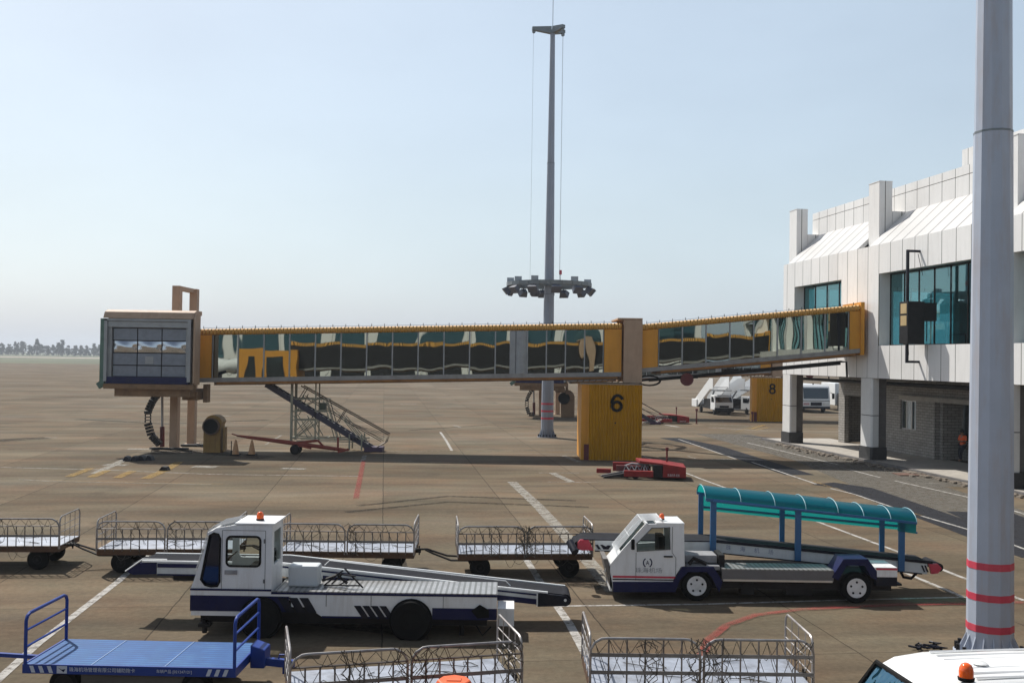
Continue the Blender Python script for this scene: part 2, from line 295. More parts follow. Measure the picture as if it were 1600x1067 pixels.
# ------------------------------------------------------------------ mesh helpers
class MB:
    def __init__(s): s.v = []; s.f = []; s.mi = []; s.m = 0; s.sm = []; s.smooth = False; s.X = None
    def add(s, vs, fs):
        o = len(s.v)
        for q in vs:
            q = Vector(q); s.v.append(tuple(s.X @ q) if s.X is not None else tuple(q))
        for f in fs: s.f.append([o + i for i in f]); s.mi.append(s.m); s.sm.append(s.smooth)
        return s
    def hexa(s, a, b): # a: 4 bottom pts ccw, b: 4 top pts
        return s.add(list(a) + list(b), [(3, 2, 1, 0), (4, 5, 6, 7), (0, 1, 5, 4), (1, 2, 6, 5), (2, 3, 7, 6), (3, 0, 4, 7)])
    def box(s, x0, x1, y0, y1, z0, z1):
        return s.hexa([(x0, y0, z0), (x1, y0, z0), (x1, y1, z0), (x0, y1, z0)], [(x0, y0, z1), (x1, y0, z1), (x1, y1, z1), (x0, y1, z1)])
    def slope(s, x0, x1, y0, y1, zb, zt): # box with bottom/top heights as functions of x
        return s.hexa([(x0, y0, zb(x0)), (x1, y0, zb(x1)), (x1, y1, zb(x1)), (x0, y1, zb(x0))], [(x0, y0, zt(x0)), (x1, y0, zt(x1)), (x1, y1, zt(x1)), (x0, y1, zt(x0))])
    def quad(s, a, b, c, d): return s.add([a, b, c, d], [(0, 1, 2, 3)])
    def bar(s, p, q, wd=.05, ht=None, up=(0, 0, 1)):
        p = Vector(p); q = Vector(q); d = (q - p)
        if d.length < 1e-6: return s
        d.normalize(); u = Vector(up)
        if abs(d.dot(u)) > .97: u = Vector((0, 1, 0)) if abs(d.y) < .9 else Vector((1, 0, 0))
        r = d.cross(u).normalized(); u = r.cross(d).normalized(); ht = ht or wd; r = r * wd / 2; u = u * ht / 2
        return s.hexa([p - r - u, p + r - u, q + r - u, q - r - u], [p - r + u, p + r + u, q + r + u, q - r + u])
    def tube(s, pts, r, n=6, closed=False, caps=True, smooth=True):
        pts = [Vector(p) for p in pts]; k = len(pts); rings = []; prev = None
        for i, p in enumerate(pts):
            if closed: d = (pts[(i + 1) % k] - pts[i - 1])
            else: d = pts[min(i + 1, k - 1)] - pts[max(i - 1, 0)]
            d.normalize()
            if prev is None:
                u = Vector((0, 0, 1)) if abs(d.z) < .9 else Vector((0, 1, 0)); u = (u - d * u.dot(d)).normalized()
            else: u = (prev - d * prev.dot(d)); u = u.normalized() if u.length > 1e-5 else prev
            prev = u; b = d.cross(u); rr = r[i] if isinstance(r, (list, tuple)) else r
            rings.append([p + u * (rr * math.cos(2 * math.pi * j / n)) + b * (rr * math.sin(2 * math.pi * j / n)) for j in range(n)])
        vs = [q for g in rings for q in g]; fs = []
        for i in range(k if closed else k - 1):
            a = i * n; c = ((i + 1) % k) * n
            for j in range(n): fs.append((a + j, a + (j + 1) % n, c + (j + 1) % n, c + j))
        if caps and not closed: fs += [tuple(range(n))[::-1], tuple((k - 1) * n + j for j in range(n))]
        sm = s.smooth; s.smooth = smooth; s.add(vs, fs); s.smooth = sm; return s
    def cyl(s, p, q, r, n=16, r2=None, smooth=True):
        return s.tube([p, q], [r, r if r2 is None else r2], n, smooth=smooth)
    def prism(s, prof, axis, a, b): # profile of 2D points extruded along an axis; prof in the other two axes (xz for y, yz for x, xy for z)
        def mk(u, v, t): return {'y': (u, t, v), 'x': (t, u, v), 'z': (u, v, t)}[axis]
        n = len(prof); vs = [mk(u, v, a) for u, v in prof] + [mk(u, v, b) for u, v in prof]
        fs = [tuple(range(n))[::-1], tuple(range(n, 2 * n))] + [(i, (i + 1) % n, n + (i + 1) % n, n + i) for i in range(n)]
        return s.add(vs, fs)
    def lathe(s, prof, c, n=16, axis='z'): # prof: (r, h)
        vs = []; fs = []; c = Vector(c)
        for r, h in prof:
            for j in range(n):
                a = 2 * math.pi * j / n; x, y = r * math.cos(a), r * math.sin(a)
                vs.append(c + Vector({'z': (x, y, h), 'y': (x, h, y), 'x': (h, x, y)}[axis]))
        for i in range(len(prof) - 1):
            for j in range(n): fs.append((i * n + j, i * n + (j + 1) % n, (i + 1) * n + (j + 1) % n, (i + 1) * n + j))
        fs += [tuple(range(n))[::-1], tuple((len(prof) - 1) * n + j for j in range(n))]
        sm = s.smooth; s.smooth = True; s.add(vs, fs); s.smooth = sm; return s
    def build(s, name, mats, parent=None, label=None, bevel=0, world=True):
        me = bpy.data.meshes.new(name); vs = s.v
        if parent is not None and world:
            inv = rootmat(parent).inverted(); vs = [tuple(inv @ Vector(q)) for q in vs]
        me.from_pydata(vs, [], s.f)
        if not isinstance(mats, (list, tuple)): mats = [mats]
        for m in mats: me.materials.append(m)
        me.polygons.foreach_set('material_index', s.mi); me.polygons.foreach_set('use_smooth', s.sm)
        me.update()
        import bmesh
        bm = bmesh.new(); bm.from_mesh(me); bmesh.ops.recalc_face_normals(bm, faces=bm.faces); bm.to_mesh(me); bm.free()
        o = bpy.data.objects.new(name, me); COL.objects.link(o); o.parent = parent
        if label: o['label'] = label
        if bevel:
            b = o.modifiers.new('bevel', 'BEVEL'); b.width = bevel; b.segments = 2; b.limit_method = 'ANGLE'; b.angle_limit = rad(40)
        if any(s.sm):
            try: me.set_sharp_from_angle(angle=rad(42))
            except Exception: pass
        return o
def rootmat(o):
    while o.parent: o = o.parent
    return Matrix.LocRotScale(o.location, o.rotation_euler, None)
def tag(o, label, cat, group=None, kind=None):
    if label: o['label'] = label
    if cat: o['category'] = cat
    if group: o['group'] = group
    if kind: o['kind'] = kind
    return o
def thing(name, label, cat, loc=(0, 0, 0), rz=0, group=None):
    o = bpy.data.objects.new(name, None); COL.objects.link(o); o.location = loc; o.rotation_euler = (0, 0, rz); o.empty_display_size = .2
    return tag(o, label, cat, group)
def struct(name, mb, m, label=None):
    o = mb.build(name, m); o['kind'] = 'structure'; o['label'] = label or name.replace('_', ' '); return o
def copy_tree(o, parent=None):
    c = o.copy(); COL.objects.link(c)
    if parent is not None: c.parent = parent
    for ch in list(o.children): copy_tree(ch, c)
    return c
def text(parent, name, body, size, mat, M, m_align='CENTER', ext=.002, off=0):
    cu = bpy.data.curves.new(name, 'FONT'); cu.body = body; cu.size = size; cu.align_x = m_align; cu.align_y = 'CENTER'; cu.extrude = ext; cu.offset = off; cu.resolution_u = 3
    tmp = bpy.data.objects.new('tmp_text', cu); COL.objects.link(tmp)
    bpy.context.view_layer.update()
    me = bpy.data.meshes.new_from_object(tmp.evaluated_get(bpy.context.evaluated_depsgraph_get()))
    bpy.data.objects.remove(tmp)
    inv = rootmat(parent).inverted(); me.transform(inv @ M); me.name = name
    me.materials.clear(); me.materials.append(mat)
    o = bpy.data.objects.new(name, me); COL.objects.link(o); o.parent = parent; return o
def face_cam(x, y, z, sx=1): # text standing in the xz plane, readable from -y
    return Matrix.Translation((x, y, z)) @ Matrix.Rotation(rad(90), 4, 'X') @ Matrix.Diagonal((sx, 1, 1, 1))
def ray(px, py): return CAM @ Vector((px - 800, 533.5 - py, -1555.56))
def G(px, py, z=0.0): # where the sight line of a photo pixel meets the height z
    d = ray(px, py); return EYE + d * ((z - 5.5) / d.z)
def wheel(parent, c, r, wd, rim=RIMW, side=-1, name='wheel', ax='y'):
    c = Vector(c); b = MB()
    pr = [(r * .55, -wd / 2), (r * .93, -wd / 2), (r, -wd * .32), (r, wd * .32), (r * .93, wd / 2), (r * .55, wd / 2)]
    b.lathe(pr, c, 28, ax); t = b.build(name, BLACK, parent)
    b = MB(); e = side * wd / 2
    pr = [(r * .62, e * .7), (r * .64, e * 1.04), (r * .57, e * 1.09), (r * .52, e * 1.02), (r * .30, e * 1.01), (r * .22, e * 1.06), (r * .10, e * 1.09)]
    if side < 0: pr = pr[::1]
    b.lathe(pr, c, 24, ax); b.build('rim', rim, t); return t
def arc(cx, cz, r, a0, a1, n=6): return [(cx + r * math.cos(rad(a0 + (a1 - a0) * i / n)), cz + r * math.sin(rad(a0 + (a1 - a0) * i / n))) for i in range(n + 1)]
def disc_hole_face(): pass

# ------------------------------------------------------------------ ground, markings, grass
b = MB(); b.quad((-2900, -400, 0), (2900, -400, 0), (2900, 2950, 0), (-2900, 2950, 0)); struct('ground', b, GROUND, 'stained concrete apron with slab joints')
gm = pm('grass', (.075, .085, .035), .95, var=.35, scale=.02, dirt=.5, dirtcol=(.13, .11, .06))
b = MB()
def grid_pt(a, l, z): # apron grid: a across, l along
    c, s_ = math.cos(rad(7.3)), math.sin(rad(7.3)); return (a * c - l * s_, a * s_ + l * c, z)
b.add([grid_pt(-1400, 505, .03), grid_pt(900, 380, .03), grid_pt(900, 760, .03), grid_pt(-1400, 760, .03)], [(0, 1, 2, 3)])
b.add([grid_pt(-1400, 835, .03), grid_pt(900, 835, .03), grid_pt(900, 2400, .03), grid_pt(-1400, 2400, .03)], [(0, 1, 2, 3)])
struct('grass_verge', b, gm, 'flat green grass strip beyond the apron edge')
b = MB(); b.add([grid_pt(-1400, 762, .02), grid_pt(900, 762, .02), grid_pt(900, 833, .02), grid_pt(-1400, 833, .02)], [(0, 1, 2, 3)])
struct('runway', b, pm('runway_tan', (.36, .27, .22), .85, var=.1, scale=.01), 'pale runway strip crossing the grass')

ZL = [.004]
def strip(b, pts, wd):
    z = ZL[0]; P_ = [Vector((p.x, p.y, z)) for p in pts]
    L_ = []; R_ = []
    for i, p in enumerate(P_):
        d = (P_[min(i + 1, len(P_) - 1)] - P_[max(i - 1, 0)]); n = Vector((-d.y, d.x, 0)).normalized() * wd / 2
        L_.append(p + n); R_.append(p - n)
    for i in range(len(P_) - 1): b.quad(R_[i], R_[i + 1], L_[i + 1], L_[i])
def mark(name, label, m, lines, z):
    ZL[0] = z; b = MB()
    for wd, pts in lines: strip(b, [G(*p) for p in pts], wd); ZL[0] += .0002
    return struct(name, b, m, label)
mark('asphalt_patch', 'dark asphalt repair strips along the service road', LDARK, [
    (1.5, [(1046, 684), (1110, 697), (1250, 742)]), (1.6, [(1285, 755), (1335, 762), (1520, 828), (1640, 872)]), (.5, [(1160, 681), (1300, 690)]), (2.4, [(1530, 800), (1640, 845)])], .004)
mark('asphalt_road', 'paler asphalt lane beside the terminal', LTAN, [
    (4.2, [(1130, 678), (1300, 720), (1420, 765), (1560, 812)]), (2.2, [(1290, 700), (1480, 760)])], .003)
mark('white_markings', 'white painted apron lines', LWHITE, [
    (.13, [(1004, 712), (1095, 748), (1283, 817), (1401, 861), (1498, 900), (1600, 938)]),
    (.13, [(1060, 686), (1150, 717)]), (.13, [(1175, 722), (1275, 756)]), (.12, [(1298, 763), (1335, 772), (1408, 797)]), (.12, [(1440, 806), (1530, 832), (1640, 872)]),
    (.13, [(1168, 692), (1200, 699), (1310, 726)]), (.12, [(1325, 733), (1375, 746)]), (.12, [(1398, 751), (1518, 778), (1640, 815)]),
    (.16, [(688, 675), (697, 688), (706, 704)]), (.13, [(1340, 862), (1403, 890), (1508, 934)]), (.10, [(870, 947), (1100, 944), (1300, 938), (1508, 933)]),
    (.18, [(812, 858), (850, 918), (890, 975), (925, 1040)]), (.17, [(-40, 1095), (60, 1005), (185, 908), (230, 868)]),
    (.09, [(0, 730), (160, 734), (330, 741), (560, 744)]), (.09, [(1107, 663), (1185, 666)]), (.18, [(1107, 668), (1160, 671), (1200, 673)]), (.4, [(1040, 664), (1060, 667)])], .007)
mark('worn_markings', 'worn white painted lines and patches', LWORN, [
    (.42, [(800, 753), (840, 790), (905, 860), (960, 925)]), (.10, [(30, 749), (75, 752), (330, 757)]), (.7, [(164, 726), (198, 727)]), (.4, [(148, 740), (200, 716)]),
    (.35, [(862, 739), (893, 753)]), (.12, [(842, 739), (905, 739)]), (.12, [(855, 753), (935, 754)]), (.10, [(350, 706), (905, 704)]), (.08, [(700, 693), (860, 694)]),
    (.35, [(880, 712), (905, 722)]), (.12, [(855, 711), (900, 712)]), (.3, [(370, 723), (386, 723)]), (.5, [(440, 732), (478, 733)]), (.8, [(302, 729), (338, 730)]),
    (.10, [(1340, 735), (1400, 738)]), (.10, [(1410, 757), (1470, 755)]), (.12, [(1075, 713), (1095, 719)]), (.4, [(1112, 718), (1150, 718)]),
    (.5, [(215, 593), (240, 593)]), (.6, [(330, 650), (362, 650)]), (.5, [(360, 630), (385, 630)]), (.6, [(625, 631), (652, 631)]), (.5, [(580, 640), (595, 640)]), (.5, [(680, 637), (705, 637)]), (.4, [(0, 598), (60, 600)]),
    (.13, [(415, 695), (440, 680)]), (.25, [(570, 712), (566, 722)]), (.25, [(710, 665), (720, 668)]), (.8, [(200, 702), (238, 702)]), (1.1, [(222, 713), (240, 712)]), (.3, [(70, 684), (90, 684)])], .013)
mark('yellow_markings', 'yellow painted dashes and lines', LYEL, [
    (.4, [(108, 745), (142, 732)]), (.4, [(142, 746), (168, 735)]), (.4, [(182, 747), (208, 736)]), (.45, [(228, 748), (262, 733), (280, 722)]),
    (.06, [(80, 751), (350, 757)]), (.10, [(300, 697), (570, 703)]), (.10, [(520, 703), (905, 707)]), (.35, [(1172, 671), (1195, 664)]), (.3, [(1180, 672), (1200, 668)]), (.10, [(1150, 675), (1185, 664)]), (.08, [(1270, 752), (1300, 762)]), (.07, [(1408, 797), (1440, 806)])], .020)
mark('red_markings', 'faded red painted apron lines', LRED, [
    (.22, [(556, 780), (562, 750), (568, 720)]), (.19, [(1092, 1062), (1094, 1030), (1108, 1000), (1135, 978), (1180, 962), (1250, 953), (1400, 946), (1600, 942)])], .026)

LTYRE = worn('tyre_rubber', (.030, .027, .024), .54, .55)
mark('tyre_marks', 'dark rubber and oil marks on the concrete', LTYRE, [
    (1.6, [(-30, 690), (30, 686), (75, 684)]), (.9, [(120, 655), (260, 662), (420, 656)]), (.35, [(560, 790), (700, 775), (900, 782)]), (.35, [(540, 800), (700, 784), (920, 792)]),
    (2.2, [(235, 707), (300, 706)]), (1.0, [(880, 905), (950, 915)]), (.5, [(640, 672), (760, 664), (830, 668)]), (.7, [(330, 612), (520, 606), (700, 611)]), (.5, [(0, 625), (120, 620), (170, 622)]),
    (1.4, [(250, 700), (420, 715)]), (.8, [(420, 960), (640, 985)]), (.25, [(620, 850), (660, 1000)])], .0016)

# sidewalk and kerb live in the terminal frame
O = Vector((19.87, 54.87, 0)); BRZ = math.atan(.145)
BM = Matrix.Translation(O) @ Matrix.Rotation(BRZ, 4, 'Z')
def W2(w_, u, z=0): return BM @ Vector((w_, u, z))
b = MB(); b.X = BM; b.box(-.15, 4.6, -75, 14.5, -.2, .14); struct('sidewalk', b, CONC, 'raised concrete pavement under the terminal')
b = MB(); b.X = BM; b.box(-.35, -.155, -75, 14.7, -.2, .16); struct('kerb', b, CONCD, 'dark kerb along the terminal pavement')

# rubble strip in the gutter
random.seed(5); b = MB(); b.X = BM
for i in range(420):
    u = random.uniform(-14, 11.5); w_ = random.uniform(-.95, -.36) if random.random() < .8 else random.uniform(-1.4, -.36); r = random.uniform(.03, .12)
    c = Vector((w_, u, r * .3)); b.add([c + Vector((random.uniform(.6, 1) * dx * r, random.uniform(.6, 1) * dy * r * 1.8, dz * r * .5)) for dz in (-1, 1) for dx, dy in ((-1, -1), (1, -1), (1, 1), (-1, 1))], [(0, 1, 2, 3), (4, 5, 6, 7), (0, 1, 5, 4), (1, 2, 6, 5), (2, 3, 7, 6), (3, 0, 4, 7)])
o = b.build('rubble', GRAVEL); tag(o, 'dry rubble and dirt gathered along the terminal kerb', 'rubble', kind='stuff')
# ------------------------------------------------------------------ terminal building (local x = into building, y = away from camera)
T = thing('terminal_building', 'white panelled terminal building with teal windows on square columns', 'building', O, BRZ)
UE, UB = 11.95, -75
def tb(): m = MB(); m.X = BM; return m
b = tb(); b.box(0, .3, UB, UE, 4.64, 6.42); b.box(.3, 22, UE - .3, UE, 4.64, 6.42); b.build('spandrel', PANEL, T)
b = tb(); b.box(0, .3, UB, UE, 10.34, 11.93); b.box(.3, 22, UE - .3, UE, 10.34, 11.93); b.build('fascia', PANEL, T)
piers = [(10.2, UE), (-.65, 3.7)] + [(-10.6 - 1.4 - 12 * k, -10.6 - 12 * k) for k in range(6)]
for p0, p1 in piers:
    b = tb(); b.box(0, .85, p0, p1, 6.42, 10.34)
    b.build('pier', PANEL, T)
wins = [(3.7, 10.2), (-10.6, -.65)] + [(-22.6 - 12 * k, -12 - 12 * k) for k in range(5)]
for w0, w1 in wins:
    b = tb(); b.box(.68, .70, w0, w1, 6.42, 10.34); wd = b.build('window', TGLASS, T)
    b = tb(); n = max(1, round((w1 - w0) / 1.45))
    for i in range(n + 1):
        y = w0 + (w1 - w0) * i / n; b.box(.645, .735, y - .014, y + .014, 6.43, 10.33)
    b.box(.645, .735, w0, w1, 6.42, 6.48); b.box(.645, .735, w0, w1, 10.28, 10.34); b.build('mullions', DARK, wd)
b = tb(); b.box(1.4, 20.5, UE - .72, UE - .70, 6.42, 10.34); ew = b.build('window', TGLASS, T)
b = tb()
for i in range(14): b.box(1.4 + i * 1.47 - .03, 1.4 + i * 1.47 + .03, UE - .75, UE - .68, 6.42, 10.34)
b.build('mullions', DARK, ew)
b = tb(); b.box(.85, 1.4, UE - .9, UE - .01, 6.42, 10.34); b.box(20.5, 22, UE - .9, UE - .01, 6.42, 10.34); b.build('pier', PANEL, T)
b = tb(); b.box(.31, 21.9, UB, UE - .31, 5.3, 5.5); b.build('upper_floor', INTW, T)
b = tb(); b.box(.31, 21.9, UB, UE - .31, 10.6, 10.8); b.build('ceiling', INTC, T)
b = tb(); b.box(.32, 22, UB, UE - .32, 4.60, 4.66); b.build('soffit', CONCD, T)
b = tb(); b.box(21.7, 22, UB, UE, 4.64, 6.6); b.box(21.7, 22, UB, UE, 9.8, 12); b.build('back_wall', INTW, T)
b = tb()
for k in range(6): b.box(9, 9.7, 6 - 12 * k, 6.7 - 12 * k, 5.5, 10.6)
b.build('interior_columns', INTW, T)
# hanging display seen through the glass
b = tb(); b.box(3.0, 3.2, -6.9, -6.6, 9.0, 10.6); b.box(4.5, 4.7, -5, -4, 8.0, 10.6); b.build('hanging_display', DARK, T)
b = tb(); b.tube([(1.5, -5.0, 5.5), (1.5, -5.0, 6.95), (1.5, -6.3, 6.95), (1.5, -6.3, 5.5)], .04); b.build('handrail', DARK, T)
# sloped roof bays, fins
def bay(u0, u1):
    b = tb()
    b.prism([(.004, 11.932), (.30, 11.932), (2.2, 13.55), (2.2, 13.97)], 'y', u0, u1); return b
for k in range(7):
    u1 = .45 - 12 * k; u0 = -10.35 - 12 * k
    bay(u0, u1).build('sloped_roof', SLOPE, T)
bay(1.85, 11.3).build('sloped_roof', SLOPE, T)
bay(12.9, 13.2) if 0 else None
for k in range(-1, 7):
    u0 = .58 - 12 * k if k >= 0 else 11.42
    if k < 0: ua, ub = 11.42, 12.55
    else: ua, ub = .58 - 12 * k, 1.76 - 12 * k
    b = tb(); b.box(.65, 1.42, ua, ub, 11.6, 15.62); b.box(.63, 1.44, ua - .02, ub + .02, 15.625, 15.66); b.build('roof_fin', PANEL, T)
    b = tb(); b.box(1.44, 2.19, ua, ub, 12, 13.98); b.build('fin_base', PANEL, T)
b = tb(); b.box(.3, 2.2, UB, UE, 11.5, 11.93); b.build('gutter', PANEL, T)
b = tb(); b.box(2.2, 2.5, UB, 12.35, 11.9, 15.02); b.box(2.5, 21.7, 12.0, 12.35, 11.9, 15.02); b.build('upper_wall', PANEL, T)
b = tb(); b.box(2.24, 2.5, UB, 12.31, 15.02, 15.05); b.m = 1; b.box(2.2, 2.5, UB, 12.35, 15.055, 15.5); b.box(2.5, 21.7, 12.0, 12.35, 15.055, 15.5); b.build('parapet', [DARK, PANEL], T)
b = tb(); b.box(2.5, 21.7, UB, 12.0, 14.6, 14.8); b.build('roof', CONC, T)
b = tb(); b.box(2.9, 3.2, UB, -3.7, 14.8, 16.6); b.box(3.2, 20, -4.0, -3.7, 14.8, 16.6); b.build('plant_screen', PANEL, T)
# columns
for k in range(8):
    u = 11.25 - 12 * k if k == 0 else .6 - 12 * (k - 1)
    cp_ = [(-.02, u - .52), (.06, u - .6), (.40, u - .6), (.44, u - .55), (.44, u + .6), (-.02, u + .6)]
    b = tb(); b.prism(cp_, 'z', .84, 2.55); b.prism(cp_, 'z', 2.59, 4.62)
    c = b.build('column', pm('column_white', (.72, .71, .69), .4, var=.05, dirt=.15, dirtcol=(.45, .43, .4), streak=True), T)
    b = tb(); b.box(.02, .40, u - .56, u + .56, 2.5, 2.6); b.build('column_joint', DARK, c)
    b = tb(); b.prism([(-.08, u - .58), (.02, u - .67), (.86, u - .67), (.90, u - .6), (.90, u + .67), (-.08, u + .67)], 'z', 0, .84); b.build('column_base', TILE, c)
    b = tb(); b.box(.445, .93, u - .45, u + .5, .85, 4.6); b.build('concrete_pier', CONCD, T)
# ground floor brick wall, set back
b = tb()
def wallseg(y0, y1, z0=.14, z1=4.6, x0=3.9, x1=4.2): b.box(x0, x1, y0, y1, z0, z1)
b.box(3.9, 4.2, 10.9, 11.5, .14, 4.6); b.box(3.9, 22, 11.5, 11.75, .14, 4.6)
wallseg(8.7, 10.9, 3.3); wallseg(7.9, 8.7, .14, 4.6)          # above the doorway recess
wallseg(3.9, 7.9, .14, 4.6)
wallseg(2.2, 3.9, .14, 1.6); wallseg(2.2, 3.9, 3.3, 4.6); wallseg(.3, 2.2, .14, 4.6)
wallseg(-6.2, .3, 3.35, 4.6); b.box(4.2, 5.6, .0, .3, .14, 3.35); b.box(5.3, 5.6, -6.2, .0, .14, 1.15)
b.box(4.2, 5.6, -6.4, -6.2, .14, 4.6); wallseg(-9.0, -6.2, .14, 4.6)
wallseg(-14.2, -9, 3.0, 4.6); wallseg(-14.2, -9, .14, 1.0); wallseg(UB, -14.2, .14, 4.6)
b.build('brick_wall', BRICK, T)
b = tb(); b.box(3.72, 3.9, -8.8, 3.8, 3.34, 3.6); b.build('lintel', CONC, T)
b = tb(); b.box(5.4, 5.5, 8.5, 11.4, .14, 3.3); b.box(4.2, 5.4, 8.5, 8.68, .14, 3.3); b.build('doorway', CONCD, T)
b = tb(); b.box(5.3, 5.38, 9.4, 10.4, 1.3, 2.9); b.build('window', DGLASS, T)
def gwin(y0, y1, z0, z1, x, n, curt):
    b = tb(); b.box(x + .06, x + .08, y0, y1, z0, z1); g = b.build('window', DGLASS, T)
    b = tb()
    for i in range(n + 1): y = y0 + (y1 - y0) * i / n; b.box(x - .01, x + .055, y - .03, y + .03, z0, z1)
    b.box(x - .01, x + .05, y0, y1, z0 - .03, z0 + .03); b.box(x - .01, x + .05, y0, y1, z1 - .03, z1 + .03); b.build('frame', SILV, g)
    for c0, c1 in curt:
        b = tb(); pts = []; nn = 16
        for i in range(nn + 1): pts.append((x + .045 + .012 * math.sin(i * 2.1), c0 + (c1 - c0) * i / nn))
        for i in range(nn): b.quad((pts[i][0], pts[i][1], z0), (pts[i + 1][0], pts[i + 1][1], z0), (pts[i + 1][0], pts[i + 1][1], z1), (pts[i][0], pts[i][1], z1))
        b.build('curtain', CURT, g)
gwin(2.25, 3.85, 1.62, 3.28, 3.98, 3, [(2.75, 3.35), (2.28, 2.6)])
gwin(-6.0, -.1, 1.17, 3.32, 5.35, 4, [(-2.4, -1.5), (-3.9, -3.4), (-5.6, -4.7)])
gwin(-14.1, -9.1, 1.02, 2.98, 3.98, 4, [(-12, -11)])
# pipes slung under the soffit
b = tb()
for x, z, r in ((1.2, 4.35, .09), (1.9, 4.3, .05), (3.2, 4.25, .12)): b.tube([(x, UB, z), (x, 11.5, z)], r)
b.build('soffit_pipes', DARK, T)

# ------------------------------------------------------------------ docking display on the facade
Dk = thing('docking_display', 'dark docking guidance box on an angled bracket post in front of the terminal glass', 'display', W2(-.9, -4.7, 5.5), BRZ)
b = tb(); b.box(-.72, -.60, -4.76, -4.64, 5.5, 11.2); b.box(-.72, 0, -4.75, -4.65, 11.08, 11.2); b.box(-.72, 0, -4.75, -4.65, 5.5, 5.62); b.tube([(-.1, -4.7, 11.0), (-.02, -5.0, 9.9)], .015); b.build('bracket_post', NAVYK, Dk)
b = tb(); b.box(-1.15, -.25, -5.6, -4.8, 6.45, 8.55); b.build('cabinet', DARK, Dk, bevel=.02)
b = tb(); b.box(-1.165, -1.155, -5.5, -4.95, 7.95, 8.45); b.box(-1.165, -1.155, -5.5, -4.95, 7.35, 7.85); b.build('display_panel', pm('amber_panel', (.45, .33, .16), .5), Dk)
b = tb(); b.box(-.25, .45, -5.5, -5.0, 7.6, 8.5); b.build('side_box', DARK, Dk)
b = tb(); b.tube([(-.9, -5.2, 6.45), (-.9, -5.1, 6.25), (-.7, -4.9, 6.2), (-.6, -4.75, 5.9)], .02); b.tube([(-.2, -5.2, 7.6), (-.2, -5.2, 6.6)], .02); b.tube([(.1, -5.2, 7.6), (.1, -5.2, 6.6)], .02); b.build('cable', BLACK, Dk)

